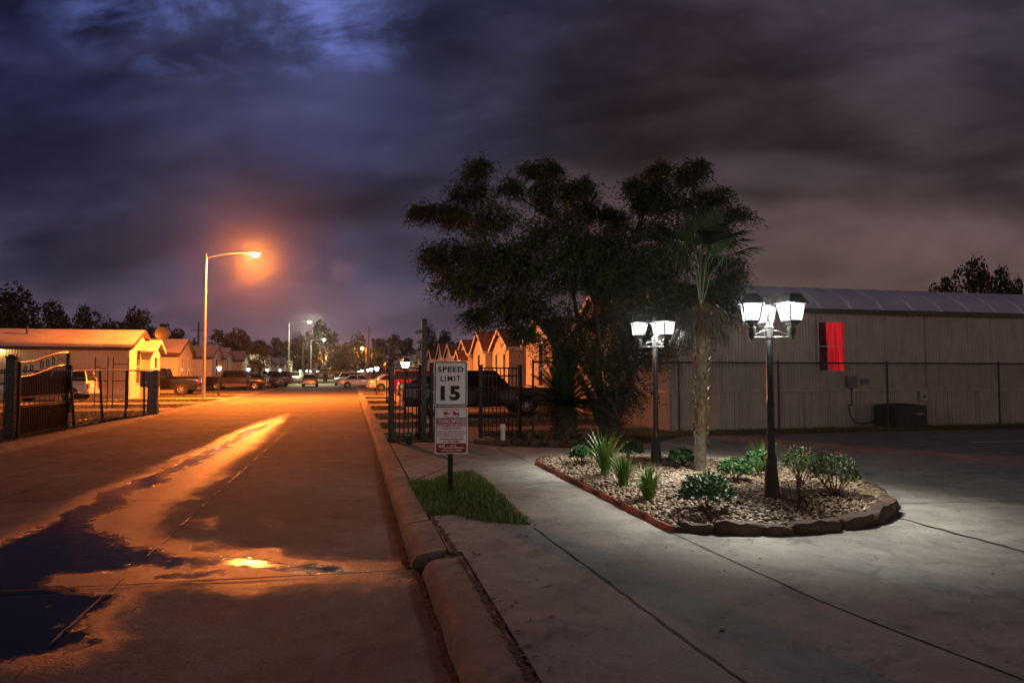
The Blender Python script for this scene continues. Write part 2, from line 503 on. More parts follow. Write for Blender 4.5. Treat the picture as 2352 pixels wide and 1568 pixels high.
DAMP = [(1530,110),(1480,180),(1440,230),(1360,300),(1230,370),(1180,450),(1050,530),(930,620),(850,690),(860,755),(1000,785),(1240,822),(1700,850),(2190,885),(2240,1040),(1700,1050),(1300,1065),(1000,1035),(830,1065),(700,1150),(640,1250),(620,1350),(520,1440),(300,1530),(0,1560),(-500,1560),(-500,830),(0,720),(300,600),(620,470),(900,350),(1150,260),(1350,160)]
POOL = [(1480,145),(1300,235),(1200,285),(1080,350),(1000,395),(930,430),(800,500),(700,530),(560,640),(480,690),(520,735),(700,790),(860,850),(1100,865),(1240,880),(1430,890),(1750,910),(1900,945),(1750,955),(1430,935),(1000,925),(780,915),(600,940),(300,960),(200,1040),(560,1060),(650,1090),(500,1160),(470,1280),(450,1380),(300,1430),(0,1480),(-500,1480),(-500,900),(0,800),(300,660),(500,520),(650,470),(800,425),(950,360),(1100,285),(1300,190)]
POOL2 = [(840,965),(1010,950),(1200,968),(1100,985),(900,990)]
SPOT1 = [(1010,740),(1030,690),(1090,655),(1160,650),(1140,700),(1080,740)]
SPOT2 = [(1395,690),(1430,660),(1480,690),(1480,725),(1400,735)]
BRANCH = [(1440,215),(1470,205),(1300,320),(1150,410),(1000,480),(960,480),(1150,380)]
def road():
    V0, V1 = -10.2, .62
    us = [-30., -8., 0., 2.0]
    u = 2.3
    while u < 62: us.append(u); u += .05 + max(0, u-6)*.012
    us += [70, 90, 130, 200, 320]
    vs = np.concatenate([np.linspace(V0, -7.4, 12)[:-1], np.linspace(-7.4, V1, 170)])
    Ug, Vg = np.meshgrid(np.array(us), vs, indexing='ij')
    wx = Ug + vnoise(Ug, Vg, 2.2, 1)*.35 + vnoise(Ug, Vg, 7, 2)*.16 + vnoise(Ug, Vg, 17, 21)*.08
    wy = Vg + vnoise(Ug, Vg, 2.6, 3)*.22 + vnoise(Ug, Vg, 8, 4)*.12 + vnoise(Ug, Vg, 19, 22)*.06
    def poly(c): return [GUV(*crop(p)) for p in c]
    def sm(d, w): t = np.clip(d/w*.5+.5, 0, 1); return t*t*(3-2*t)
    nw = .10+.006*Ug
    damp = sm(polysd(wx, wy, poly(DAMP)), .34+.008*Ug)
    for c, k in ((SPOT1, .8), (SPOT2, .62), (BRANCH, .8)): damp = np.maximum(damp, k*sm(polysd(wx, wy, poly(c)), nw*1.6))
    pool = sm(polysd(wx, wy, poly(POOL)), .15+.012*Ug)
    pool = np.maximum(pool, sm(polysd(wx, wy, poly(POOL2)), nw))
    wet = np.clip(damp*.5 + pool*.5, 0, 1)
    Z = vnoise(Ug, Vg, .5, 9)*.012 - .006*wet
    X = -SN*Ug+CS*Vg; Y = CS*Ug+SN*Vg
    nu, nv = Ug.shape
    idx = np.arange(nu*nv).reshape(nu, nv)
    F = np.stack([idx[:-1, :-1], idx[:-1, 1:], idx[1:, 1:], idx[1:, :-1]], -1).reshape(-1, 4)
    V = np.stack([X, Y, Z], -1).reshape(-1, 3)
    o = np_obj('road', V, F, M['road'], smooth=True)
    at = o.data.attributes.new('wet', 'FLOAT', 'POINT'); at.data.foreach_set('value', wet.ravel().astype(np.float32))
    struct(o)
road()
def strip(mb, pts, w, z, seg=.25, jit=.25, gap=0.):
    """an irregular thin ribbon following ground points"""
    P2 = [Vector((p[0], p[1])) for p in pts]; L = []
    for a, b in zip(P2[:-1], P2[1:]):
        n = max(1, int((b-a).length/seg))
        L += [a.lerp(b, i/n) for i in range(n)]
    L.append(P2[-1]); vs, fs = [], []
    for i, p in enumerate(L):
        t = (L[min(i+1, len(L)-1)]-L[max(i-1, 0)]).normalized(); nn = Vector((-t.y, t.x))
        o = rnd.uniform(-1, 1)*w*jit; ww = w*rnd.uniform(1-jit*1.6, 1+jit)
        for sg in (-1, 1): q = p+nn*(o+sg*ww/2); vs.append((q.x, q.y, z))
    skip = 0
    for i in range(len(L)-1):
        if skip > 0: skip -= 1; continue
        if rnd.random() < gap: skip = rnd.randint(1, 5); continue
        fs.append((2*i, 2*i+1, 2*i+3, 2*i+2))
    mb.add(vs, fs)
j = MB()
jl = MB()
for v in (-1.87, -4.7): strip(j, [W(u, v+.012) for u in (2, 20, 60, 150)], .01, .012, .15, .5, .1); strip(jl, [W(u, v) for u in (2, 20, 60, 150)], .016, .013, .12, .5, .16)
M['sealer'] = mat('wet joint sealer', (.20,.18,.15), (.05,.045,.038), 9, .5, bmp=.4)
struct(jl.build('road_joint', M['sealer'], fix=False))
for (a, b) in (((953,1311),(0,1360)), ((870,1052),(0,1064)), ((905,1152),(180,1150))):
    p, q = G(*a), G(*b); strip(j, [p, q], .03 if a[1] > 1300 else .016, .013, .2, .35)
for u in (25, 36, 48): strip(j, [W(u, .5), W(u, -7.3)], .016, .013)
struct(j.build('road_joint', M['joint'], fix=False))

# left verge and pavement strip, right verge
lv = MB(); lv.add([W(-30, -7.75, .12), W(300, -7.75, .12), W(300, -400, .12), W(-30, -400, .12)], [(0,1,2,3)])
struct(lv.build('left_verge', M['verge'], fix=False))
rv = MB(); rv.add([W(-30, .82, .12), W(300, .82, .12), W(300, 400, .12), W(-30, 400, .12)], [(0,1,2,3)])
struct(rv.build('right_verge', M['verge'], fix=False))
# kerbs
def kerb_ring(u, v0, v1, s, h):
    prof = [(0, -.06), (.012, .02), (.03, .075), (.055, .108), (.095, .124), (.19, h-.008), (.30, h), (.31, -.06)]
    k = (v1-v0)/.30
    return [W(u, v0+p*k*1., z) for p, z in prof]
def kerb_joints(us, v0, v1, h):
    mb = MB()
    for u in us:
        a, b = kerb_ring(u, v0, v1, 1, h)[1:7], kerb_ring(u+.014, v0, v1, 1, h)[1:7]
        mb.loft([[p+Vector((0, 0, .004)) for p in a], [p+Vector((0, 0, .004)) for p in b]], closed=False, caps=False)
    return mb
def kerb(u0, u1, v0, v1, h, step=.6, wob=.006, roundend=None):
    mb = MB(); rings = []; n = max(2, int((u1-u0)/step))
    for i in range(n+1):
        u = u0+(u1-u0)*i/n; r = kerb_ring(u, v0, v1, 1, h)
        e = 0
        if roundend == 'far' and i == n: r = [W(UV(p)[0], UV(p)[1]+.03*(1 if k < 4 else -1), p.z-.05) for k, p in enumerate(r)]
        rings.append([p+Vector((rnd.uniform(-wob, wob), 0, rnd.uniform(-wob, wob)*.7)) for p in r])
    mb.loft(rings); return mb
uj, _ = GUV(960, 1309)
struct(kerb(uj+.07, 7.5, .53, .86, .145, .15).build('right_kerb', M['curb'], smooth=True))
struct(kerb(7.52, 62, .53, .84, .145, 1.).build('right_kerb', M['curb'], smooth=True))
struct(kerb(62, 260, .53, .84, .145, 20.).build('right_kerb', M['curb'], smooth=True))
struct(kerb(-8, uj+.02, .60, .955, .142, .2, roundend='far').build('right_kerb', M['curb'], smooth=True))
struct(kerb_joints([7.7, 10.6, 13.5, 17, 20, 23, 26, 30, 34, 38, 42], .53, .84, .145).build('kerb_joint', M['joint'], fix=False))
gd = MB(); strip(gd, [W(uj+.1, .50), W(9, .495), W(20, .50), W(45, .5)], .06, .012, .05, .3); strip(gd, [W(-4, .585), W(uj, .58)], .05, .012, .05, .3)
M['grit'] = mat('gutter grit', (.045,.036,.026), (.018,.014,.01), 16, .95, bmp=.8)
struct(gd.build('gutter_dirt', M['grit'], fix=False))
lk = MB(); rings = []
for u in [-20, 0, 8, 12, 16, 19, 22, 25, 28, 32, 36, 40, 50, 60, 80, 120, 260]:
    off = .0 if u < 40 else 0
    rings.append([W(u, -7.3-off, -.05), W(u, -7.33-off, .03), W(u, -7.42-off, .10), W(u, -7.55-off, .128), W(u, -7.76-off, .13), W(u, -7.77, -.05)])
lk.loft(rings); struct(lk.build('left_kerb', M['curb'], smooth=True))

# pavement slab: forecourt of concrete right of the kerb
def slab(name, uvs, z=ZS, mt='slab', thick=.12):
    mb = MB(); pts = [Vector(p) if len(p) == 3 else W(*p) for p in uvs]
    mb.prism([(p.x, p.y) for p in pts], lambda p, k: (p[0], p[1], z if k == 0 else z-thick))
    return struct(mb.build(name, M[mt]))
g = lambda x, y: G(x, y, ZS)
uf = 16.2
tri = [(939,1106),(999,1104),(1033,1089),(1082,1083),(1108,1100),(1149,1141),(1183,1175),(1220,1205),(1149,1201),(1085,1192),(1048,1181),(988,1182),(965,1149)]
# forecourt outline split round the grass triangle: three sheets that butt together
u_a = GUV(988,1184,ZS)[0]
kin = lambda u: W(u, .875 if u > 6.2 else .985)
front = [kin(-10), kin(uj), kin(uj+.05), W(u_a, .875), g(1048,1181), g(1085,1192), g(1149,1201), g(1220,1205), W(GUV(1220,1205,ZS)[0], 30), W(-10, 30)]
slab('driveway', front)
g0 = g(1220,1205)
mid = [g0, g(1183,1175), g(1149,1141), g(1108,1100), g(1082,1083), W(GUV(1082,1083,ZS)[0]+.0, 30), W(UV(g0)[0], 30)]
slab('forecourt', mid)
u_b = GUV(1082,1083,ZS)[0]
u_c = GUV(940,1106,ZS)[0]
far_ = [W(u_b, 30), g(1082,1083), g(1033,1089), g(999,1104), g(939,1106), W(u_c, .875), W(15.9, .875), W(15.7, 2.6), W(14.6, 3.2), W(13.6, 5.2), W(14.6, 6.8), W(15.9, 8.2), W(15.9, 30)]
slab('pavement', far_)
jn = MB(); zj = ZS+.004
def J(pts, w=.02, **k): strip(jn, [g(*p) for p in pts], w, zj, **k)
J([(1226,1212),(1393,1334),(1607,1494),(1760,1600)], .02, seg=.12, jit=.35)
J([(1545,1224),(1647,1272),(1875,1376),(2018,1434),(2350,1560)], .017, seg=.15)
J([(2067,1190),(2200,1226),(2352,1267),(2500,1310)], .05, seg=.1, jit=.4)
J([(2055,1156),(2352,1150),(2500,1148)], .02, seg=.2)
J([(1082,1084),(1220,1072)], .015); J([(1149,1137),(1325,1128)], .012); J([(1142,1029),(1222,1064)], .022)
J([(1010,1043),(1075,1083)], .012); J([(1000,1196),(1085,1194)], .012)
J([(1490,1018),(1600,1080)], .02)
strip(jn, [W(-9, .97), W(uj, .935), W(u_a+.05, .885)], .045, zj, .04, .3)
struct(jn.build('pavement_joint', M['joint'], fix=False))
pl = MB(); strip(pl, [g(2230,1016), g(2352,1013), g(2600,1008)], .1, zj, .5, .15)
struct(pl.build('parking_line', M['trim'], fix=False))
# driveways on both sides of the street
k = 0
for u in (18.6, 22.5, 27.5, 33.5, 40, 47, 54, 60.5, 68, 76):
    a = MB(); w = 2.2 if u > 24 else 1.3
    a.span((-0, 0, 0), (0, 0, 0)) if False else None
    a.prism([(u, .85), (u+w, .85), (u+w, 9.), (u, 9.)], lambda p, q: W(p[0], p[1], ZS if q == 0 else .05))
    struct(a.build('driveway', M['slab']))
for u in (31.5, 38, 45.0, 53, 60, 70, 78, 86, 96):
    a = MB(); w = 2.4
    a.prism([(u, -7.77), (u+w, -7.77), (u+w, -17.), (u, -17.)], lambda p, q: W(p[0], p[1], ZS if q == 0 else .05))
    struct(a.build('driveway', M['slab']))
a = MB(); a.prism([(15.9, 2.4), (80, 2.4), (80, 3.4), (15.9, 3.4)], lambda p, q: W(p[0], p[1], ZS+.004 if q == 0 else .05))
struct(a.build('footpath', M['slab']))

# grass
def blades(name, n, pts_fn, hmin, hmax, w, mt, base_z, lean=.5):
    P0 = pts_fn(n); n = len(P0)
    ang = nrs.rand(n)*2*math.pi; h = hmin+(hmax-hmin)*nrs.rand(n); ln = h*lean*(nrs.rand(n)*.9+.1); wd = w*(.6+.8*nrs.rand(n))
    dx, dy = np.cos(ang), np.sin(ang)
    V = np.zeros((n, 5, 3))
    for i, (t, ww) in enumerate(((0, 1), (.55, .8))):
        for k, sg in enumerate((-1, 1)):
            V[:, i*2+k, 0] = P0[:, 0]+dx*ln*t*t - dy*sg*wd*ww/2
            V[:, i*2+k, 1] = P0[:, 1]+dy*ln*t*t + dx*sg*wd*ww/2
            V[:, i*2+k, 2] = base_z + h*t
    V[:, 4, 0] = P0[:, 0]+dx*ln; V[:, 4, 1] = P0[:, 1]+dy*ln; V[:, 4, 2] = base_z+h*.95
    b = np.arange(n)[:, None]*5
    F = np.concatenate([b+np.array([[0, 1, 3]]), b+np.array([[0, 3, 2]]), b+np.array([[2, 3, 4]])])
    o = np_obj(name, V.reshape(-1, 3), F, M[mt]); o['kind'] = 'stuff'; return o
def inpoly(poly):
    poly = np.array([(p[0], p[1]) for p in poly]); lo, hi = poly.min(0), poly.max(0)
    def f(n):
        q = lo+(hi-lo)*nrs.rand(n*3, 2)
        d = polysd(q[:, 0], q[:, 1], poly); q = q[d > -.03]
        return q[:n]
    return f
tp = [g(*p) for p in tri]
tb = MB(); tb.prism([(p.x, p.y) for p in tp], lambda p, q: (p[0], p[1], .135 if q == 0 else 0)); struct(tb.build('lawn', M['soil']))
blades('grass', 12500, inpoly(tp), .02, .10, .006, 'blade', .13, .8)
blades('grass', 1200, inpoly([p+(p-g(1060,1140))*.06 for p in tp]), .02, .06, .005, 'blade_dry', .135, 1.2)
def rect_uv(u0, u1, v0, v1):
    def f(n):
        u = u0+(u1-u0)*nrs.rand(n)**1.3; v = v0+(v1-v0)*nrs.rand(n)
        return np.stack([-SN*u+CS*v, CS*u+SN*v], -1)
    return f
def avoid(f, bands):
    def h(n):
        q = f(n); u = -SN*q[:, 0]+CS*q[:, 1]
        m = np.ones(len(u), bool)
        for a, b in bands: m &= ~((u > a-.05) & (u < b+.05))
        return q[m]
    return h
lb = [(u, u+2.4) for u in (31.5, 38, 45.0, 53, 60, 70, 78)]
blades('grass', 26000, avoid(rect_uv(14, 60, -7.8, -16), lb), .03, .1, .016, 'blade_dry', .12, .6)
rb_ = [(u, u+(2.2 if u > 24 else 1.3)) for u in (18.6, 22.5, 27.5, 33.5, 40, 47)]
blades('grass', 9000, avoid(rect_uv(16.2, 45, .9, 2.35), rb_), .03, .09, .014, 'blade_dry', .12, .6)
blades('grass', 9000, avoid(rect_uv(16.2, 23, 3.45, 8.4), rb_), .03, .1, .012, 'blade_dry', .12, .6)
blades('grass', 7000, rect_uv(16.0, 17.3, 8.6, 24), .03, .13, .012, 'blade_dry', .12, .6)
def cracks(n):
    t = nrs.rand(n); u = -2+t*(u_a+2); v = .97-.085*np.clip(t, 0, 1)+nrs.randn(n)*.014
    return np.stack([-SN*u+CS*v, CS*u+SN*v], -1)
blades('grass', 900, cracks, .01, .035, .004, 'blade_dry', ZS-.01, 1.1)

# fallen leaves and litter on the concrete
def litter():
    n = 420; rs = np.random.RandomState(5)
    u = 2+rs.rand(n)**1.2*13; v = .95+rs.rand(n)**1.6*11
    k = rs.rand(n) < .35; v = np.where(k, .93+np.abs(rs.randn(n))*.12, v)
    a = rs.rand(n)*6.28; L = .012+.022*rs.rand(n); c, s_ = np.cos(a), np.sin(a); w = L*(.3+.3*rs.rand(n))
    X = -SN*u+CS*v; Y = CS*u+SN*v; Z = np.full(n, ZS+.006)
    V = np.stack([np.stack([X-c*L, Y-s_*L, Z], -1), np.stack([X+s_*w, Y-c*w, Z+.006*rs.rand(n)], -1), np.stack([X+c*L, Y+s_*L, Z+.01*rs.rand(n)], -1), np.stack([X-s_*w, Y+c*w, Z+.004], -1)], 1).reshape(-1, 3)
    o = np_obj('fallen_leaves', V, np.arange(n*4).reshape(n, 4), M['stem']); o['kind'] = 'stuff'
litter()
# ------------------------------------------------------------------ planting bed with gravel
bed_px = [(1232,1064),(1300,1102),(1400,1152),(1480,1192),(1548,1222),(1650,1226),(1740,1229),(1830,1226),(1930,1215),(2020,1203),(2055,1180),(2040,1146),(1990,1116),(1930,1096),(1860,1080),(1750,1066),(1600,1058),(1450,1053),(1330,1052),(1245,1057)]
bed = [G(x, y, ZS) for x, y in bed_px]
bc = sum(bed, Vector())/len(bed)
bs = MB(); bs.prism([(p.x, p.y) for p in bed], lambda p, q: (p[0], p[1], ZS+.055 if q == 0 else ZS+.002))
struct(bs.build('bed_soil', M['soil']))
BPOLY = np.array([(p.x, p.y) for p in bed])
def bed_z(x, y):
    d = max(0, polysd(np.array([x]), np.array([y]), BPOLY)[0]); return ZS+.06+.07*min(1, d/.8)
def gravel():
    n = 13000
    q = inpoly(bed)(n); d = polysd(q[:, 0], q[:, 1], BPOLY); q = q[d > .02]; d = d[d > .02]; n = len(q)
    bm = bmesh.new(); bmesh.ops.create_icosphere(bm, subdivisions=2, radius=1); bm.verts.index_update()
    T = np.array([v.co[:] for v in bm.verts]); F = np.array([[v.index for v in f.verts] for f in bm.faces]); bm.free()
    near = q[:, 1]
    size = .013+.019*nrs.rand(n)**1.5
    sc3 = np.stack([size*(.8+.7*nrs.rand(n)), size*(.8+.4*nrs.rand(n)), size*(.45+.3*nrs.rand(n))], -1)
    a = nrs.rand(n)*2*math.pi; tl = nrs.randn(n)*.45
    V = T[None]*sc3[:, None]
    # lumpy
    V = V*(1+.13*np.sin(T[None, :, 0]*3.1+a[:, None]*5)[..., None]+.1*np.sin(T[None, :, 1]*4.3+a[:, None]*3)[..., None])
    c, s = np.cos(tl)[:, None], np.sin(tl)[:, None]
    y, z = V[..., 1]*c-V[..., 2]*s, V[..., 1]*s+V[..., 2]*c; x = V[..., 0]
    ca, sa = np.cos(a)[:, None], np.sin(a)[:, None]
    X = x*ca-y*sa+q[:, 0, None]; Y = x*sa+y*ca+q[:, 1, None]
    zb = ZS+.055+.07*np.minimum(1, d/.8)+nrs.rand(n)*.02
    Z = z+zb[:, None]
    V = np.stack([X, Y, Z], -1).reshape(-1, 3)
    FF = (np.arange(n)[:, None, None]*len(T)+F[None]).reshape(-1, 3)
    o = np_obj('gravel', V, FF, M['pebble'], smooth=True); o['kind'] = 'stuff'
gravel()
mound = MB(); vs = []; fs = []
rings = []
for t in (0, .12, .3, .6, .95):
    rings.append([Vector((p.x+(bc.x-p.x)*t, p.y+(bc.y-p.y)*t, bed_z(p.x+(bc.x-p.x)*t, p.y+(bc.y-p.y)*t)-.012 if t else ZS+.05)) for p in bed])
mound.loft(rings); struct(mound.build('bed_mound', M['soil'], smooth='all'))
# edging along the walk
e0, e1 = G(1232,1066,ZS), G(1547,1224,ZS)
for i, (t0, t1) in enumerate(((0, .56), (.56, 1.0))):
    a, b = e0.lerp(e1, t0), e0.lerp(e1, t1-.004); mb = MB(); rings = []; n = 14
    dr = (b-a).normalized(); nn = Vector((dr.y, -dr.x, 0))*-1
    for k in range(n+1):
        p = a.lerp(b, k/n); wv = .008*math.sin(k*1.3+i)
        rings.append([p+nn*(o+wv)+Vector((0, 0, z+.006*math.sin(k*.9))) for o, z in ((-.02, -.02), (-.021, .052), (-.01, .066), (.01, .066), (.02, .052), (.02, -.02))])
    mb.loft(rings)
    o = mb.build('bed_edging', M['terracotta'], loc=tuple(a), smooth=True)
    tag(o, ('terracotta edging length at the far end of the walk, beside the tall grass', 'terracotta edging length nearest the camera, ending at the border stones')[i], 'edging', 'edging along the walk')
# border stones
def stone(name, c, L, D, H, rz, seed, label):
    bm = bmesh.new(); bmesh.ops.create_cube(bm, size=1)
    bmesh.ops.subdivide_edges(bm, edges=bm.edges[:], cuts=6, use_grid_fill=True)
    r = random.Random(seed); of = Vector((r.random()*50, r.random()*50, 0))
    for v in bm.verts:
        p = v.co.copy()
        for ax in range(3):
            if abs(p[ax]) > .49:
                pass
        k = max(abs(p.x), abs(p.y), abs(p.z)); l = p.length
        q = p*(1-.22*max(0, (l-.5)/.37))
        q = Vector((q.x*L, q.y*D, q.z*H))
        nz = mnoise.noise_vector(q*7+of)*.03+mnoise.noise_vector(q*22+of)*.012
        v.co = q+nz
    me = bpy.data.meshes.new(name); bm.to_mesh(me); bm.free(); me.materials.append(M['sandstone'])
    me.polygons.foreach_set('use_smooth', [True]*len(me.polygons))
    try: me.set_sharp_from_angle(angle=R(38))
    except Exception: pass
    o = bpy.data.objects.new(name, me); COL.objects.link(o); o.location = c; o.rotation_euler = (R(r.uniform(-4, 4)), R(r.uniform(-4, 4)), rz)
    return tag(o, label, 'stone', 'stones edging the gravel bed')
SP = [(1560,1640,1222,1228,.13,'low rough stone touching the end of the terracotta edging'),
      (1643,1752,1228,1230,.17,'long flat faced border stone, second from the terracotta edging'),
      (1754,1822,1231,1230,.15,'short square border stone in front of the tall lamp post base'),
      (1824,1935,1230,1220,.17,'longest wedge shaped border stone with a pointed right end'),
      (1936,2012,1219,1208,.20,'tall brown border stone before the curve of the bed'),
      (2016,2064,1208,1176,.22,'upright reddish brown stone at the tip of the bed'),
      (2063,2045,1172,1146,.12,'small flat stone stacked above the bed tip'),
      (2043,2012,1148,1124,.12,'thin slab stone on the far side of the bed tip'),
      (2010,1960,1124,1106,.11,'low far side border stone behind the rose bush')]
for i, (xa, xb, ya, yb, h, lb_) in enumerate(SP):
    a, b = G(xa, ya, ZS), G(xb, yb, ZS); c = (a+b)/2; dv = b-a
    inn = (bc-c).normalized()
    c = c+inn*.07; c.z = ZS+h/2-.01
    h *= .78; c.z = ZS+h/2-.01
    stone('border_stone', c, dv.length*1.0, .17, h, math.atan2(dv.y, dv.x), 40+i, lb_)
a, b = G(1236,1063,ZS), G(1330,1052,ZS)
for i in range(3):
    p = a.lerp(b, (i+.5)/3); p.z = ZS+.045
    stone('border_stone', p, (b-a).length/3*.95, .2, .10, math.atan2((b-a).y, (b-a).x), 70+i, ['flat dark stone at the far left corner of the bed','flat dark stone in the middle of the far edge','flat dark stone behind the small far shrub'][i])

# ------------------------------------------------------------------ plants
def tuft(name, px, py, h, n, spread, label, seed, zoff=0):
    r = random.Random(seed); p = G(px, py, ZS+.1); p.z = bed_z(p.x, p.y)-.01
    V, F = [], []
    for i in range(n):
        a = r.uniform(0, 2*math.pi); out = r.uniform(.05, 1)**.8*spread; hh = h*r.uniform(.55, 1.05); w = r.uniform(.006, .011)
        b0 = Vector((math.cos(a), math.sin(a), 0))*r.uniform(0, .06); dv = Vector((math.cos(a), math.sin(a), 0)); sd = Vector((-dv.y, dv.x, 0))
        droop = r.uniform(0, .35)*out; k0 = len(V); S = 6
        for k in range(S+1):
            t = k/S
            c = b0+dv*out*(t**1.7)+Vector((0, 0, hh*t - droop*t**4*1.6)); ww = w*(1-t**2.2)*(.6+.4*min(1, t*5))+.0006
            V += [c-sd*ww, c+sd*ww]
            if k: F.append((k0+2*k-2, k0+2*k-1, k0+2*k+1, k0+2*k))
    mb = MB(); mb.v = [tuple(v) for v in V]; mb.f = [list(f) for f in F]; mb.m = [0]*len(F)
    o = mb.build(name, M['ornblade'], fix=False); o.location = p
    return tag(o, label, 'ornamental grass', 'ornamental grasses in the gravel bed')
tuft('ornamental_grass', 1390, 1092, .70, 170, .42, 'tallest ornamental grass tuft, at the back left of the gravel bed', 1)
tuft('ornamental_grass', 1432, 1116, .48, 170, .25, 'middle ornamental grass tuft of the three by the terracotta edging', 2)
tuft('ornamental_grass', 1490, 1146, .44, 180, .25, 'nearest ornamental grass tuft, in front of the smaller lamp post', 3)
tuft('ornamental_grass', 1752, 1090, .50, 90, .30, 'ornamental grass tuft behind the tall lamp post', 4)
tuft('ornamental_grass', 1838, 1090, .42, 70, .26, 'ornamental grass tuft behind the rose bushes', 5)
def rosette_bush(name, px, py, w, h, nros, label, seed, mt='shrub', leaf=.045, cat='shrub', flowers=0, stems=6, per=9, zb=None):
    r = random.Random(seed); p = G(px, py, ZS+.1); p.z = bed_z(p.x, p.y)-.01
    root = thing(name, label, cat, p)
    V, F = [], []; tips = []
    for i in range(nros):
        a = r.uniform(0, 2*math.pi); el = math.asin(r.uniform(-.1, 1)); rr = r.uniform(.55, 1)**.6
        c = Vector((math.cos(a)*math.cos(el)*w/2*rr, math.sin(a)*math.cos(el)*w/2*rr, h*.45+math.sin(el)*h*.52*rr))
        c += Vector((r.uniform(-1, 1), r.uniform(-1, 1), r.uniform(-1, 1)))*w*.05
        ax = (c-Vector((0, 0, h*.3))).normalized(); ax = (ax+Vector((0, 0, .5))).normalized(); tips.append((c, ax))
        e1 = ax.orthogonal().normalized(); e2 = ax.cross(e1)
        for k in range(per):
            b = 2*math.pi*k/per*1.62+r.uniform(-.3, .3); t = r.uniform(.25, 1.05)
            dv = (e1*math.cos(b)+e2*math.sin(b))*math.sin(t*1.35)+ax*math.cos(t*1.35); sd = ax.cross(dv)
            if sd.length < 1e-4: continue
            sd.normalize(); L = leaf*r.uniform(.75, 1.25); ww = L*.26; o = len(V); q = c-ax*leaf*.5*r.random()
            V += [q, q+dv*L*.5-sd*ww+ax*.004, q+dv*L, q+dv*L*.5+sd*ww+ax*.004]; F.append((o, o+1, o+2, o+3))
    mb = MB(); mb.add(V, F); mb.build('leaves', M[mt], root, fix=False)
    st = MB()
    for i in range(stems):
        c, ax = tips[i*len(tips)//stems]; st.tube([(0, 0, -.02), c*.5+Vector((r.uniform(-.03, .03), r.uniform(-.03, .03), 0)), c], [.008, .006, .003], 5)
    st.build('stem', M['stem'], root)
    if flowers:
        top = sorted(tips, key=lambda q: -q[0].z)[:len(tips)//2]
        for c, ax in r.sample(top, flowers):
            fl = MB(); c = c+ax*.04
            for k in range(11):
                b = k*2.4; t = .25+.08*k; e1 = ax.orthogonal().normalized(); e2 = ax.cross(e1)
                dv = (e1*math.cos(b)+e2*math.sin(b))*math.sin(t)+ax*math.cos(t); sd = ax.cross(dv).normalized(); L = .026
                fl.add([c, c+dv*L*.6-sd*.013, c+dv*L, c+dv*L*.6+sd*.013], [(0,1,2,3)])
            fl.build('flower', M['petal'], root, fix=False)
    return root
rosette_bush('shrub', 1625, 1178, .58, .44, 330, 'big dark green shrub at the front of the bed, before the palm trunk', 11, leaf=.042)
rosette_bush('shrub', 1690, 1112, .48, .34, 240, 'bright green shrub right of the palm trunk with one red bloom', 12, leaf=.04, flowers=1)
rosette_bush('shrub', 1745, 1098, .46, .38, 220, 'green shrub just left of the tall lamp post', 13, leaf=.038)
rosette_bush('shrub', 1566, 1078, .42, .32, 210, 'round shrub between the smaller lamp post and the palm trunk', 14, leaf=.038)
rosette_bush('shrub', 1334, 1066, .42, .31, 210, 'compact shrub at the far left end of the bed', 15, leaf=.038)
rosette_bush('shrub', 1450, 1066, .42, .42, 170, 'leggy shrub behind the tall ornamental grass', 16, leaf=.038)
rosette_bush('rose_bush', 1918, 1140, .58, .54, 330, 'dark leaved rose bush with many red blooms at the right of the bed', 17, 'roseleaf', .035, 'rose bush', 8, 12, 6)
rosette_bush('rose_bush', 1838, 1122, .48, .56, 190, 'sparse yellowish rose bush right of the tall lamp post', 18, 'roseleaf', .032, 'rose bush', 4, 14, 6)
rosette_bush('rose_bush', 1832, 1172, .22, .44, 22, 'thin leggy young rose by the front of the bed', 19, 'roseleaf', .028, 'rose bush', 0, 10, 5)

# ------------------------------------------------------------------ lanterns
def lanternglass(name, col, strength, clear):
    # frosted glass: it glows, and lets the bulb's light through
    m = bpy.data.materials.new(name); m.use_nodes = True; E.nt = m.node_tree; E.nt.nodes.clear()
    e = nd('ShaderNodeEmission'); put(e.inputs[0], col); put(e.inputs[1], sstep(noise(objvec(), 14, 3), .3, .65, strength*.35, strength))
    t = nd('ShaderNodeBsdfTransparent'); mx = nd('ShaderNodeMixShader'); mx.inputs[0].default_value = 1-clear
    E.nt.links.new(t.outputs[0], mx.inputs[1]); E.nt.links.new(e.outputs[0], mx.inputs[2])
    o = nd('ShaderNodeOutputMaterial'); E.nt.links.new(mx.outputs[0], o.inputs[0]); return m
M['led'] = lanternglass('frosted lit lantern panel', (.86,.94,1.), 3.6, .62)
M['led_small'] = emat('frosted lit street lantern', (.78,.86,1.), 40.)
M['sodium'] = emat('sodium lamp lens', (1.,.42,.09), 1300.)
M['whitelamp'] = emat('white street lamp lens', (1.,.97,.66), 1200.)
LANTERN_W = 950
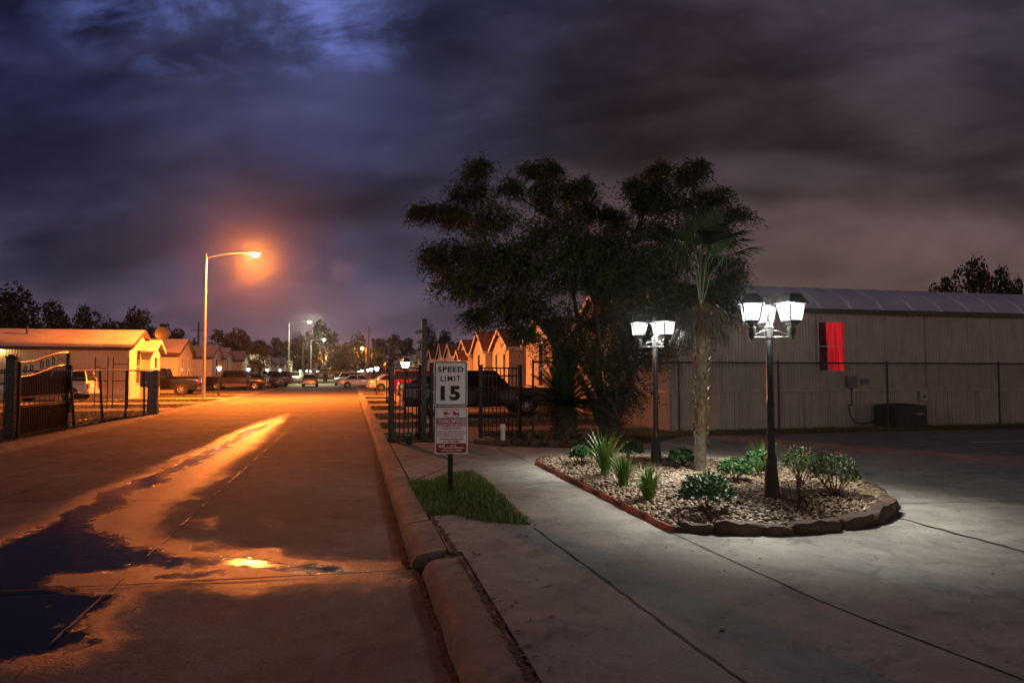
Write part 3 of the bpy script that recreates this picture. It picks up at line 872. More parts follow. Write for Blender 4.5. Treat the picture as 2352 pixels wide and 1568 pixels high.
def lantern(parent, c, rz, s=1., mt='led', gb=.08, gt=.118):
    """a square tapered lantern; c is the bottom of its cup"""
    rot = Matrix.Rotation(rz, 3, 'Z'); c = Vector(c)
    T = lambda x, y, z: c+rot @ Vector((x*s, y*s, z*s))
    sq = lambda h, z: [T(-h, -h, z), T(h, -h, z), T(h, h, z), T(-h, h, z)]
    body = MB(); body.loft([sq(.03, 0), sq(.055, .01), sq(.06, .035), sq(.085, .05), sq(.09, .065)])
    head = body.build('lantern_cup', M['blackmatte'], parent)
    cap = MB(); cap.loft([sq(gt+.008, .283), sq(gt+.034, .286), sq(gt+.037, .303), sq(gt+.022, .313), sq(gt-.03, .405), sq(gt-.045, .42), sq(.04, .43)])
    cap.build('lantern_roof', M['blackmatte'], head)
    rib = MB()
    for i in range(4):
        a, b = sq(gb+.004, .06)[i], sq(gt+.006, .286)[i]; rib.tube([a, b], .0125*s, 6)
    rib.loft([sq(.092, .062), sq(.096, .062), sq(.096, .072), sq(.092, .072)], caps=False)
    rib.build('lantern_frame', M['blackmatte'], head)
    gl = MB(); gl.loft([sq(gb-.002, .064), sq(gt, .284)], caps=False)
    gl.build('lantern_glass', M[mt], head)
    if mt == 'led':
        for kind, watts, z in (('SPOT', LANTERN_W, .24), ('POINT', LANTERN_W*.085, .17)):      # a module in the roof throws light down, the frosted glass spreads some round
            ld = bpy.data.lights.new('bulb_light', kind); ld.energy = watts; ld.color = (1., .985, .89); ld.shadow_soft_size = .05
            if kind == 'SPOT': ld.spot_size = R(112); ld.spot_blend = 1.
            lo = bpy.data.objects.new('bulb_light', ld); COL.objects.link(lo); lo.parent = head; lo.location = T(0, 0, z)
    return head
def lamp_post(px, py, name, label, angs, yaw):
    p = G(px, py, ZS+.1); p.z = bed_z(p.x, p.y)-.02
    t = thing(name, label, 'lamp post', p, 0, 'triple lantern posts in the gravel bed')
    H = 2.02
    mb = MB(); mb.lathe([(.105, 0), (.108, .02), (.098, .05), (.092, .10), (.062, .44), (.066, .46), (.066, .48), (.052, .50), (.048, .54)], n=12); mb.build('base', M['blackmatte'], t, smooth=True)
    mb = MB(); mb.lathe([(.044, .53), (.043, 1.1), (.049, 1.105), (.049, 1.13), (.041, 1.14), (.039, H)], n=14); mb.build('pole', M['blackmatte'], t, smooth=True)
    mb = MB(); mb.lathe([(.05, H-.11), (.05, H+.01), (.058, H+.015), (.05, H+.04), (.03, H+.075), (.012, H+.10), (.006, H+.12)], n=8); hub = mb.build('hub', M['blackmatte'], t, smooth=True)
    for ang in angs:
        a = R(ang); dv = Vector((math.sin(a), -math.cos(a), 0)); r = .262
        ar = MB()
        ar.tube([dv*.04+Vector((0, 0, H-.10)), dv*(r-.02)+Vector((0, 0, H-.10))], .009, 6)
        pts = [dv*.045+Vector((0, 0, H-.02)), dv*.10+Vector((0, 0, H-.025)), dv*.16+Vector((0, 0, H-.05)), dv*.22+Vector((0, 0, H-.075)), dv*(r-.02)+Vector((0, 0, H-.07))]
        ar.tube(pts, .009, 6); ar.build('arm', M['blackmatte'], t)
        cup = MB(); cup.lathe([(.006, H-.135), (.02, H-.12), (.043, H-.08), (.045, H-.01), (.05, H-.005), (.05, H+.008), (.03, H+.015), (.03, H+.045)], c=dv*r, n=12)
        cup.build('socket', M['blackmatte'], t, smooth=True)
        lantern(t, dv*r+Vector((0, 0, H+.03)), a+yaw, .9)
    return t
lamp_post(1773, 1147, 'lamp_post', 'nearer black lamp post with three white lit lanterns before the red curtain window', (-68, 52, 172), R(56))
lamp_post(1507, 1068, 'lamp_post', 'farther black lamp post with three white lit lanterns, before the big dark tree', (-92, 28, 148), R(-1))
# small single lanterns along the street
def small_lamp(u, v, label, lit=True):
    p = W(u, v, .12); t = thing('post_lantern', label, 'post lamp', p, TH, 'single lantern posts along the street')
    mb = MB(); mb.lathe([(.09, 0), (.08, .05), (.055, .30), (.05, .32), (.034, .36), (.03, 1.62), (.045, 1.64), (.04, 1.68)], n=10); mb.build('pole', M['blackmatte'], t, smooth=True)
    lantern(t, (0, 0, 1.68), R(20), 1.05, 'led_small' if lit else 'dimglass', .06, .112)
    return t
M['dimglass'] = mat('unlit amber lantern glass', (.35,.18,.07), (.22,.11,.05), 8, .2)
LL = [(504,'nearest lit post lantern on the left verge, just right of the orange lit pole'),(571,'lit post lantern in front of the dark sport truck'),(614.5,'lit post lantern beside the dark small tree on the left'),(643.7,'lit post lantern above the dark red family car'),(690,'lit post lantern left of the tan wagon, behind the silver car'),(705,'lit post lantern over the tan wagon roof'),(713.4,'lit post lantern beside the second white street lamp pole'),(729,'far lit post lantern on the left verge, first of a close pair'),(734,'farthest lit post lantern on the left verge')]
first = None
for px, lb_ in LL:
    v = -9.05; Y = FPX*v/CS/(px-808); u = (Y-v*SN)/CS
    if first is None: first = small_lamp(u, v, lb_)
    else: dup(first, lb_, W(u, v, .12), TH)
RL = [(931,'lit post lantern right behind the black walk gate'),(865.6,'lit post lantern by the parked white sedan tail'),(853,'lit post lantern over the boot of the turning white sedan'),(845.6,'lit post lantern beyond the white sedan, third from the gate'),(833,'small lit post lantern far along the right verge, left of a pair'),(830,'small lit post lantern far along the right verge, right of the white van roof'),(824,'farthest lit post lantern on the right verge')]
for px, lb_ in RL:
    v = 1.78; Y = FPX*v/CS/(px-808); u = (Y-v*SN)/CS
    dup(first, lb_, W(u, v, .12), TH)
v = 1.78; Y = FPX*v/CS/(889-808); small_lamp((Y-v*SN)/CS, v, 'unlit copper coloured post lantern between the white sedan and the gate', False)['group'] = 'single lantern posts along the street'

# ------------------------------------------------------------------ street lamps
def street_lamp(base, H, over, label, mt, col, power, share=.36):
    t = thing('street_lamp', label, 'street lamp', base, TH, 'tall street lamps')
    mb = MB(); mb.lathe([(.17, 0), (.17, .04), (.115, .05), (.11, .5), (.055, H)], n=12); mb.build('pole', M['galv'], t, smooth=True)
    mb = MB(); mb.span((-.2, -.2, -.02), (.2, .2, .03), bev=.01); mb.build('base_plate', M['curb'], t)
    pts = [(over*k/8, 0, H-.25+.42*math.sin(k/8*math.pi/2)) for k in range(9)]
    mb = MB(); mb.tube(pts, [.04-.0012*k for k in range(9)], 8); mb.build('arm', M['galv'], t, smooth=True)
    hz = H+.17
    mb = MB(); mb.loft([[(over+x, y*w, hz+z) for y, z in ((-1, -.02), (-.7, .08), (.7, .08), (1, -.02), (.8, -.05), (-.8, -.05))] for x, w in ((-.12, .05), (.05, .11), (.35, .16), (.6, .13), (.68, .05))])
    hd = mb.build('lamp_head', M['galv'], t, smooth=True)
    mb = MB(); mb.lathe([(.13, 0), (.17, -.04), (.16, -.12), (.10, -.19), (.01, -.215)], c=(over+.36, 0, hz-.052), n=16)
    mb.build('lamp_lens', M[mt], hd, smooth=True)
    for kind, watts in (('SPOT', power*.75), ('POINT', power*share)):        # the reflector throws most of the light down, the drop lens some all round
        ld = bpy.data.lights.new('lamp_light', kind); ld.energy = watts; ld.color = col; ld.shadow_soft_size = .12
        if kind == 'SPOT': ld.spot_size = R(160); ld.spot_blend = .55
        lo = bpy.data.objects.new('lamp_light', ld); COL.objects.link(lo); lo.parent = hd; lo.location = (over+.36, 0, hz-.42)
    return t
SODIUM = (1., .205, .022)
pb = G(467, 916, .12); pb = W(UV(pb)[0], -9.0, .12)
Yp = FPX*(-9.0/CS)/(469-808); up = (Yp+9.0*SN)/CS
street_lamp(W(up, -9.0, .12), 9.1, 2.55, 'tall street lamp glowing orange on the left verge', 'sodium', SODIUM, 46000)
for px, ytop, lb_ in ((663, 745, 'street lamp with white light, left of the brightest pair down the street'), (714, 785, 'farther street lamp with white light, over the road end')):
    Y = FPX*(-9.0/CS)/(px-808); u = (Y+9.0*SN)/CS
    street_lamp(W(u, -9.0, .12), 9.0, 2.5, lb_, 'whitelamp', (1., .9, .5), 13000, .05)
for px, py, Y, lb_ in ((751, 817, 205, 'far orange security lamp on a short pole at the road end'), (841, 800, 190, 'far orange security lamp on the brown utility pole side')):
    p = P(px, py, Y); b = Vector((p.x, p.y, .0))
    t = thing('security_lamp', lb_, 'lamp', b, 0, 'far orange security lamps')
    mb = MB(); mb.tube([(0, 0, 0), (0, 0, p.z+.4)], [.16, .12], 8); mb.build('pole', M['wood'], t)
    mb = MB(); mb.tube([(0, 0, p.z+.1), (-.6, -.5, p.z+.25), (-.9, -.8, p.z+.15)], .05, 6); mb.build('arm', M['galv'], t)
    mb = MB(); mb.lathe([(.3, 0), (.28, -.1), (.2, -.3), (.05, -.36)], c=(-.95, -.85, p.z+.1), n=12); mb.build('lamp_lens', M['sodium'], t, smooth=True)
    ld = bpy.data.lights.new('lamp_light', 'POINT'); ld.energy = 900; ld.color = SODIUM; ld.shadow_soft_size = .3
    lo = bpy.data.objects.new('lamp_light', ld); COL.objects.link(lo); lo.parent = t; lo.location = (-.95, -.85, p.z-.6)

# ------------------------------------------------------------------ signs
def text(parent, name, s, x, z, width, height, mt, bold=0., y=-.004, space=1., shear=0.):
    cu = bpy.data.curves.new('lettering', 'FONT'); cu.body = s; cu.size = 1; cu.offset = bold; cu.align_x = 'LEFT'; cu.space_character = space; cu.fill_mode = 'FRONT'; cu.resolution_u = 3
    ob = bpy.data.objects.new('lettering_src', cu); COL.objects.link(ob); bpy.context.view_layer.update()
    me = bpy.data.meshes.new_from_object(ob.evaluated_get(bpy.context.evaluated_depsgraph_get()))
    bpy.data.objects.remove(ob); bpy.data.curves.remove(cu)
    c = np.array([v.co[:] for v in me.vertices]); lo, hi = c.min(0), c.max(0)
    kx, kz = width/(hi[0]-lo[0]), height/(hi[1]-lo[1])
    V = [((p[0]-(lo[0]+hi[0])/2)*kx + shear*(p[0]-(lo[0]+hi[0])/2)*0 + x, y, (p[1]-(lo[1]+hi[1])/2)*kz+z+shear*((p[0]-(lo[0]+hi[0])/2)*kx)) for p in c]
    F = [list(q.vertices) for q in me.polygons]; bpy.data.meshes.remove(me)
    mb = MB(); mb.add(V, F); o = mb.build(name, M[mt], parent, fix=False); return o
def rrect(w, h, r, n=5):
    pts = []
    for cx_, cz_, a0 in ((w/2-r, h/2-r, 0), (-w/2+r, h/2-r, 90), (-w/2+r, -h/2+r, 180), (w/2-r, -h/2+r, 270)):
        for k in range(n+1):
            a = R(a0+90*k/n); pts.append((cx_+r*math.cos(a), cz_+r*math.sin(a)))
    return pts
def frame2d(mb, w, h, r, t, y, cz):
    o, i = rrect(w, h, r), rrect(w-2*t, h-2*t, max(.001, r-t)); n = len(o)
    mb.add([(x, y, z+cz) for x, z in o]+[(x, y, z+cz) for x, z in i], [(k, (k+1) % n, n+(k+1) % n, n+k) for k in range(n)])
def fill2d(mb, pts, y): mb.add([(x, y, z) for x, z in pts], [tuple(range(len(pts)))])
def signs():
    b = G(1034, 1131, ZS); b.z = .13
    PXM = FPX/b.y
    zc = lambda y: CAM.z+(855-y)/PXM-b.z
    post = thing('sign_post', 'dark steel sign post standing in the grass patch', 'sign post', b, R(1.5))
    mb = MB()
    H = zc(833)
    mb.prism([(-.035, 0), (-.02, 0), (-.014, .028), (.014, .028), (.02, 0), (.035, 0), (.035, .006), (.024, .006), (.018, .034), (-.018, .034), (-.024, .006), (-.035, .006)], lambda p, k: (p[0], p[1], -.05 if k == 0 else H))
    mb.build('upright', M['darksteel'], post)
    # speed sign
    z0 = (zc(829)+zc(932))/2; w, h = .452, zc(829)-zc(932)
    t = thing('speed_limit_sign', 'white speed limit 15 sign with black border on the post', 'road sign', Vector((b.x, b.y, b.z+z0)), R(5))
    mb = MB(); mb.prism(rrect(w, h, .035), lambda p, k: (p[0], -.006 if k == 0 else -.002, p[1])); mb.build('panel', M['white_panel'], t)
    mb = MB(); frame2d(mb, w-.022, h-.022, .028, .014, -.0075, 0); mb.build('border', M['ink_black'], t, fix=False)
    text(t, 'lettering', 'SPEED', 0, h*.315, .345, .074, 'ink_black', .03, -.0078, 1.14)
    text(t, 'lettering', 'LIMIT', 0, h*.112, .27, .072, 'ink_black', .016, -.0078, 1.25)
    text(t, 'lettering', '15', -.003, -h*.213, .262, .198, 'ink_black', .05, -.0078, 1.12)
    mb = MB()
    for z in (h*.345, -h*.345): mb.lathe([(.009, -.006), (.009, -.011), (.004, -.013)], c=(0, 0, z), n=8, axis='y')
    mb.build('bolt', M['galv'], t)
    # towing sign
    z1 = (zc(935)+zc(1040))/2; w, h = .44, zc(935)-zc(1040)
    t = thing('towing_sign', 'red and white towing enforced sign under the speed limit sign', 'notice sign', Vector((b.x+.013, b.y, b.z+z1)), R(5.5))
    mb = MB(); mb.prism(rrect(w, h, .004, 2), lambda p, k: (p[0], -.006 if k == 0 else -.002, p[1])); mb.build('panel', M['white_panel'], t)
    Z = lambda y: (1162-y)/688*h     # crop rows 818..1506
    red = MB(); frame2d(red, w*.93, h*.965, .022, .006, -.0075, 0)
    frame2d(red, w*.47, h*.163, .014, .006, -.0075, Z(905))
    fill2d(red, [(-w*.465, Z(973)), (w*.465, Z(973)), (w*.465, Z(1067)), (-w*.465, Z(1067))], -.0075)
    lowp = [(x, z+ (Z(1352)+Z(1493))/2) for x, z in rrect(w*.93, Z(1352)-Z(1493), .02)]
    fill2d(red, lowp, -.0078)
    red.build('red_field', M['ink_red'], t, fix=False)
    X = lambda x: (x-387)/490*w
    pc = MB()
    fill2d(pc, [(X(280), Z(880)), (X(318), Z(882)), (X(335), Z(896)), (X(350), Z(898)), (X(350), Z(912)), (X(345), Z(926)), (X(280), Z(928))], -.0079)
    fill2d(pc, [(X(350), Z(912)), (X(366), Z(906)), (X(398), Z(868)), (X(405), Z(872)), (X(372), Z(914)), (X(350), Z(918))], -.0081)
    fill2d(pc, [(X(400), Z(870)), (X(425), Z(874)), (X(455), Z(892)), (X(498), Z(908)), (X(498), Z(936)), (X(412), Z(934)), (X(412), Z(895))], -.0083)
    pc.build('tow_truck_emblem', M['ink_red'], t, fix=False)
    wh = MB()
    for cx_, cy_ in ((322, 928), (458, 936)):
        wh.add([(X(cx_)+.016*math.cos(R(30*k)), -.0086, Z(cy_)+.016*math.sin(R(30*k))) for k in range(12)], [tuple(range(12))])
    wh.build('emblem_wheel', M['white_panel'], t, fix=False)
    rg = MB()
    for cx_, cy_ in ((322, 928), (458, 936)):
        n = 14
        rg.add([(X(cx_)+r*math.cos(2*math.pi*k/n), -.0089, Z(cy_)+r*math.sin(2*math.pi*k/n)) for r in (.0125, .0075) for k in range(n)], [(k, (k+1) % n, n+(k+1) % n, n+k) for k in range(n)])
    rg.build('emblem_wheel', M['ink_red'], t, fix=False)
    for s, ya, yb, xa, xb, m_, bo in (('TOWING ENFORCED', 990, 1052, 175, 603, 'white_panel', .02), ('ESTACIONAMIENO PARA VISITANTES', 1075, 1108, 176, 600, 'ink_red', .02), ('Y INQUILINOS SOLAMENTE', 1117, 1147, 232, 543, 'ink_red', .02), ('UNAUTHORIZED VEHICLES WILL', 1162, 1190, 172, 600, 'ink_red', .004), ("BE TOWED AWAY AT OWNER'S", 1198, 1227, 182, 592, 'ink_red', .004), ("OR OPERATOR'S EXPENSE.", 1233, 1262, 204, 570, 'ink_red', .004), ('TOWING ENFORCED', 1276, 1305, 208, 566, 'ink_red', .025), ('AT ALL TIMES.', 1312, 1343, 260, 515, 'ink_red', .025), ('AUTO', 1374, 1398, 368, 461, 'white_panel', .02), ('ENTERPRISES,INC.', 1406, 1434, 268, 584, 'white_panel', .02), ('(713) 433-1009', 1446, 1478, 236, 536, 'white_panel', .02)):
        text(t, 'lettering', s, X((xa+xb)/2), Z((ya+yb)/2), X(xb)-X(xa), Z(ya)-Z(yb), m_, bo, -.0088)
    text(t, 'lettering', 'TNT', X(242), Z(1397), X(293)-X(190), Z(1378)-Z(1420), 'white_panel', .03, -.0088, 1., .14)
signs()

# ------------------------------------------------------------------ mobile homes
SIDE_V = siding('ribbed cream siding', (.62,.55,.46), 42., 0)
SIDE_H = siding('lap siding', (.60,.52,.43), 6.5, 2)
SIDE_W = siding('ribbed white siding', (.68,.65,.6), 34., 0)
def window(parent, org, ax, w, h, mt='glass', trim='trim', mull=True, depth=.03, arch=False):
    """window on a wall: org lower-left corner, ax unit vector along the wall, outward normal = ax x z"""
    ax = Vector(ax); up_ = Vector((0, 0, 1)); nn = ax.cross(up_)
    f = MB(); o = Vector(org)
    def bar(x0, x1, z0, z1, d=depth):
        f.prism([(x0, z0), (x1, z0), (x1, z1), (x0, z1)], lambda p, k: o+ax*p[0]+up_*p[1]+nn*(d if k == 0 else -.01))
    t = .055
    bar(-t, 0, -t, h+t); bar(w, w+t, -t, h+t); bar(0, w, -t, 0); bar(0, w, h, h+t)
    if mull: bar(0, w, h*.5-.018, h*.5+.018, depth*.7)
    fr = f.build('window', M[trim], parent)
    p = MB(); p.add([o+nn*.006, o+ax*w+nn*.006, o+ax*w+up_*h+nn*.006, o+up_*h+nn*.006], [(0,1,2,3)]); p.build('pane', M[mt], fr, fix=False)
    return fr
def home(uc, v, s, label, wid=4.9, length=17., wall=3.35, peak=4.4, roof='shingle', side=None, over=.22, front='gable', porch=True, win_side=True, base=.12, variant=0):
    t = thing('mobile_home', label, 'mobile home', W(uc, v, base), TH, 'mobile homes on the right side' if s > 0 else 'mobile homes on the left side')
    X = lambda x: x*s
    w2 = wid/2; hw = wall-base; hp = peak-base; side = side or SIDE_V
    mb = MB(); mb.prism([(-w2, .0), (w2, .0), (w2, hw), (0, hp-.06), (-w2, hw)], lambda p, k: (X(0 if k == 0 else length), p[0], p[1]))
    mb.build('wall', side, t)
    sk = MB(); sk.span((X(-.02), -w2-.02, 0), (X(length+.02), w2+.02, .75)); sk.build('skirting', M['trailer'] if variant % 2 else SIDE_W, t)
    # roof: two slabs
    rf = MB(); e = .3; th = .09; sl = (hp-hw)/w2
    for sg in (-1, 1):
        rf.prism([(0, hp), (sg*(w2+e), hw-sl*e), (sg*(w2+e), hw-sl*e+th), (0, hp+th)], lambda p, k: (X(-over if k == 0 else length+.3), p[0], p[1]))
    r_ = rf.build('roof', M[roof], t)
    fa = MB()
    for sg in (-1, 1):
        fa.prism([(0, hp-.10), (sg*(w2+e), hw-sl*e-.10), (sg*(w2+e), hw-sl*e+th+.005), (0, hp+th+.005)], lambda p, k: (X(-over-.035 if k == 0 else -over-.003), p[0], p[1]))
        fa.span((X(-over), sg*(w2+e)+sg*.003, hw-sl*e-.13), (X(length), sg*(w2+e)+sg*.03, hw-sl*e+th-.01))
    if s < 0 or variant == 1:
        vp = MB(); vp.tube([(X(6.2), -.9, hp-.5), (X(6.2), -.9, hp+.14)], .05, 8); vp.lathe([(.09, hp+.14), (.09, hp+.18), (.02, hp+.2)], c=(X(6.2), -.9, 0), n=8); vp.build('roof_vent', M['darksteel'], r_)
    fa.build('fascia', M['trim'] if roof != 'paleroof' else M['darktrim'], r_)
    ax = (0, -s, 0); 
    def endwin(y0, z0, w, h, **k):
        o = Vector((0, y0 if s < 0 else y0+w, z0)); window(t, o, (0, 1, 0) if s < 0 else (0, -1, 0), w, h, **k)
    if variant % 3 == 0:
        endwin(-.5, 1.05, .9, 1.9)
    elif variant % 3 == 1:
        endwin(-1.5, 1.05, .55, 1.75); endwin(.9, 1.05, .55, 1.75)
    else:
        endwin(-1.0, .95, .8, 2.1, mull=True)
    if win_side:
        for x0 in (2.6, 7.5, 12.2):
            o = Vector((X(x0), -w2-.0, 1.25)) if s > 0 else Vector((X(x0+.9), -w2, 1.25))
            window(t, o, (1, 0, 0), .9, 1.2)
    if porch:                       # bay with its own small gable at the end wall
        pw = 1.1; ph = 2.75; d = .55; yc = -1.1
        if length > 20: yc = 1.05; ph = 3.05; d = .6
        b = MB(); b.prism([(yc-pw, 0), (yc+pw, 0), (yc+pw, ph), (yc, ph+.62), (yc-pw, ph)], lambda p, k: (X(-d if k == 0 else -.01), p[0], p[1])); bay = b.build('bay', side, t)
        b = MB()
        for sg in (-1, 1):
            b.prism([(yc, ph+.64), (yc+sg*(pw+.2), ph-.10), (yc+sg*(pw+.2), ph-.02), (yc, ph+.74)], lambda p, k: (X(-d-.3 if k == 0 else -.02), p[0], p[1]))
        b.build('bay_roof', M[roof], bay)
        b = MB()
        for sg in (-1, 1):
            b.prism([(yc, ph+.55), (yc+sg*(pw+.2), ph-.19), (yc+sg*(pw+.2), ph+.0), (yc, ph+.76)], lambda p, k: (X(-d-.33 if k == 0 else -d-.302), p[0], p[1]))
        b.build('bay_trim', M['trim'], bay)
        o = Vector((X(-d), yc-.3 if s < 0 else yc+.3, .9)); window(bay, o, (0, 1, 0) if s < 0 else (0, -1, 0), .6, 1.7)
    return t
RH = [(25.4,0,False,'nearest gabled home on the right, mostly hidden by the big tree'),(33.8,2,False,'gabled home behind the black gate with a tall white framed window'),(42.9,1,False,'tan home with a brown roof just right of the speed limit sign'),(50.5,0,False,'second gabled home above the speed limit sign'),(57.6,2,True,'third home in the right row, with a small porch gable'),(66.6,1,False,'fourth home in the right row, low brown roof behind the black tall post'),(73.2,0,False,'fifth home in the right row, showing only its gable'),(83,1,False,'farthest orange lit home in the right row'),(97,0,False,'pale green lit home beyond the black walk gate'),(107,1,False,'pale home after the green lit one on the right'),(117,2,False,'small far home under the right hand utility pole'),(128,0,False,'very far home on the right, third from the road end'),(140,1,False,'very far home on the right, second from the road end'),(153,2,False,'last home on the right before the board fence')]
for u, vr, po, lb_ in RH:
    home(u, 9.3, 1, lb_, roof='shingle' if u < 90 else 'paleroof', side=[SIDE_V, SIDE_H, SIDE_W][vr], porch=po, variant=vr, peak=4.45+.3*(vr == 0), win_side=u < 60)
LH = [(48.6,2,True,'long home with a pale roof and tall window behind the leaning fence'),(60.8,1,False,'ribbed cream home behind the black pickup'),(74,0,False,'home with an open gable behind the orange lit pole'),(80.9,2,False,'narrow home with a pointed gable behind the dark sport truck'),(93.5,1,False,'home behind the small bushy tree on the left'),(107,0,True,'pale home lit white right of the small bushy tree'),(120,1,False,'grey far home left of the first white street lamp'),(134,2,False,'far home beside the first white street lamp pole'),(147,0,False,'small far home right of the first white street lamp'),(162,1,False,'last far home on the left near the road end')]
for u, vr, po, lb_ in LH:
    h_ = home(u, -13.3, -1, lb_, roof='paleroof', side=[SIDE_W, SIDE_V, SIDE_V][vr], porch=po, variant=vr, length=24 if u < 50 else 16, wall=3.35, win_side=False)
    if u < 50:
        u0 = u-2.2
        va, za = onU(47, 830, u0); vb, zb_ = onU(79, 793, u0)
        window(h_, Vector((va+13.3, -2.2, za-.12)), (1, 0, 0), vb-va, zb_-za)
        vp, zp = onU(4, 800, u0)
        t = thing('wall_lamp', 'lit yellow porch lamp on the left home wall', 'lamp', W(u0-.08, vp, zp), TH)
        mb = MB(); mb.span((-.06, .02, -.12), (.06, .078, .12), bev=.01); mb.build('bracket', M['darksteel'], t)
        M['porch'] = emat('porch lamp glass', (1., .62, .22), 60.)
        mb = MB(); mb.lathe([(.05, -.12), (.09, -.05), (.09, .06), (.05, .12)], c=(0, -.05, 0), n=10); mb.build('lamp_glass', M['porch'], t, smooth=True)
        ld = bpy.data.lights.new('lamp_light', 'POINT'); ld.energy = 90; ld.color = (1., .55, .16); ld.shadow_soft_size = .1
        lo = bpy.data.objects.new('lamp_light', ld); COL.objects.link(lo); lo.parent = t; lo.location = (0, -.25, 0)
# satellite dish
dp = P(372, 766, 46.5)
t = thing('satellite_dish', 'round satellite dish on the roof end of the long left home', 'satellite dish', dp, R(25))
mb = MB(); mb.lathe([(.02, .10), (.2, .085), (.38, .03), (.46, -.03), (.45, -.05), (.36, .0), (.2, .05), (.02, .07)], n=18, axis='y'); mb.build('reflector', M['darksteel'], t, smooth=True)
mb = MB(); mb.tube([(0, .1, 0), (0, .25, -.3), (0, .25, -.75)], .03, 6); mb.build('mast', M['darksteel'], t)
mb = MB(); mb.tube([(0, -.02, -.4), (0, -.45, -.1)], .015, 6); mb.build('feed_arm', M['darksteel'], t)

# ------------------------------------------------------------------ the big trailer on the right
TU, TV = 17.55, 8.63
def trailer():
    t = thing('trailer_home', 'long beige corrugated trailer with a red lit window', 'mobile home', W(TU, TV, .12), TH)
    L, D = 24., 4.5; ze, zr = 3.6-.12, 4.5-.12; zs = 1.05
    def ribs(x0, x1, z0, z1, pitch, depth, axis='x', const=0.):
        mb = MB(); rings = [[], []]; n = int((x1-x0)/pitch); pts = []
        for i in range(n):
            b = x0+i*pitch
            for f, d in ((0, 0), (.42, 0), (.52, depth), (.9, depth)): pts.append((b+pitch*f, d))
        pts.append((x1, 0))
        if axis == 'x': mb.loft([[(x, const-d, z0) for x, d in pts], [(x, const-d, z1) for x, d in pts]], closed=False, caps=False)
        else: mb.loft([[(const-d, x, z0) for x, d in pts], [(const-d, x, z1) for x, d in pts]], closed=False, caps=False)
        return mb
    w = ribs(0, L, zs+.07, ze, .105, .024); w.v += []; 
    w2 = ribs(0, D, zs+.07, ze, .105, .024, 'y', 0)
    w.add(w2.v, w2.f)
    w.add([(0, D, 0), (L, D, 0), (L, D, ze), (0, D, ze)], [(0,1,2,3)]); w.add([(L, 0, 0), (L, D, 0), (L, D, ze), (L, 0, ze)], [(0,1,2,3)])
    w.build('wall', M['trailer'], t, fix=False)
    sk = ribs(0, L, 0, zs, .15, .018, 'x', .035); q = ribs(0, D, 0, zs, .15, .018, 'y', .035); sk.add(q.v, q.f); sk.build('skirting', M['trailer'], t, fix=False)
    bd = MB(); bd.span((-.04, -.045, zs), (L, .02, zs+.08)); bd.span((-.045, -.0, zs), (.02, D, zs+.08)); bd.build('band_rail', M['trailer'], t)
    def rp(k):
        f = k/16; y = D*f; z = ze+.03+(zr-ze)*math.sin(math.pi*f)**.72
        return y, z
    rf = MB(); prof = [(-.14, ze-.02)]+[(y-(0 if y > 0 else .0), z) for y, z in (rp(k) for k in range(17))]+[(D+.14, ze-.02)]
    xs = [-.25+i*.35 for i in range(int((L+.5)/.35)+2)]
    rf.loft([[(x, y, z+.012*math.sin(x*6+y*2)) for y, z in prof] for x in xs], closed=False, caps=False)
    for x in (xs[0], xs[-1]): rf.add([(x, y, z) for y, z in prof], [tuple(range(len(prof)))])
    ro = rf.build('roof', M['metalroof'], t, smooth=True)
    fs_ = MB(); fs_.span((-.27, -.20, ze-.11), (L+.25, -.145, ze+.02)); fs_.span((-.29, -.15, ze-.11), (-.252, D+.15, ze+.02))
    fs_.build('eave_trim', M['darktrim'], ro)
    x = .65
    while x < L-.5:
        sm = MB(); a, b = [], []
        pr = [(y, z) for y, z in (rp(k) for k in range(0, 9))]
        for i, (y, z) in enumerate(pr):
            wv = .03*math.sin(x*7+i*1.3); zz = z+.014+.012*math.sin(x*6+y*2)
            ww = .05+.016*math.sin(i*2+x*3)
            a.append((x+wv-ww, y, zz)); b.append((x+wv+ww, y, zz))
        sm.loft([a, b], closed=False, caps=False); sm.build('roof_seam', M['seam'], ro, fix=False); x += 1.07
    # red curtain window
    va, zb = onU(1878, 851, TU); vb, zt = onU(1934, 741, TU)
    x0, x1, z0, z1 = va-TV, vb-TV, zb-.12, zt-.12
    f = MB(); tt = .045; yy = -.085
    for a, b, c, d in ((x0-tt, x0, z0-tt, z1+tt), (x1, x1+tt, z0-tt, z1+tt), (x0, x1, z0-tt, z0), (x0, x1, z1, z1+tt)): f.span((a, yy, c), (b, .0, d))
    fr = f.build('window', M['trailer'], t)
    f = MB(); f.span((x0, yy+.005, (z0+z1)/2-.014), (x1, -.005, (z0+z1)/2+.014)); f.build('sash_bar', M['galv'], fr)
    def curtain(xa, xb, nm, m_, amp, n, lean):
        mb = MB(); rows = []
        for kz in range(7):
            tz = kz/6; row = []
            for i in range(n+1):
                tx = i/n; xx = xa+(xb-xa)*tx; xx += lean*(1-tz)*(1-tx)
                row.append((xx, -.056+amp*math.sin(tx*n*.9+tz*.8)*.5, z0+(z1-z0)*tz))
            rows.append(row)
        mb.loft(rows, closed=False, caps=False); return mb.build(nm, M[m_], fr, smooth='all', fix=False)
    m, b = new_mat('red curtain lit from inside')
    n = noise(objvec((9, 9, .5)), 1.6, 4, .6); c = ramp(n, [(.32, (.30, .004, .008)), (.68, (.95, .022, .03))])  # dark fold shade put into the colour, as the cloth itself glows
    put(b.inputs['Base Color'], c); put(b.inputs['Emission Color'], c); b.inputs['Emission Strength'].default_value = .5; b.inputs['Roughness'].default_value = .9
    M['curtain'] = m
    xm = x0+(x1-x0)*.29
    curtain(xm, x1, 'lit_curtain', 'curtain', .014, 22, .10); curtain(x0, xm+.05, 'dark_curtain', 'curtain_dark', .012, 14, 0).location.y = .014
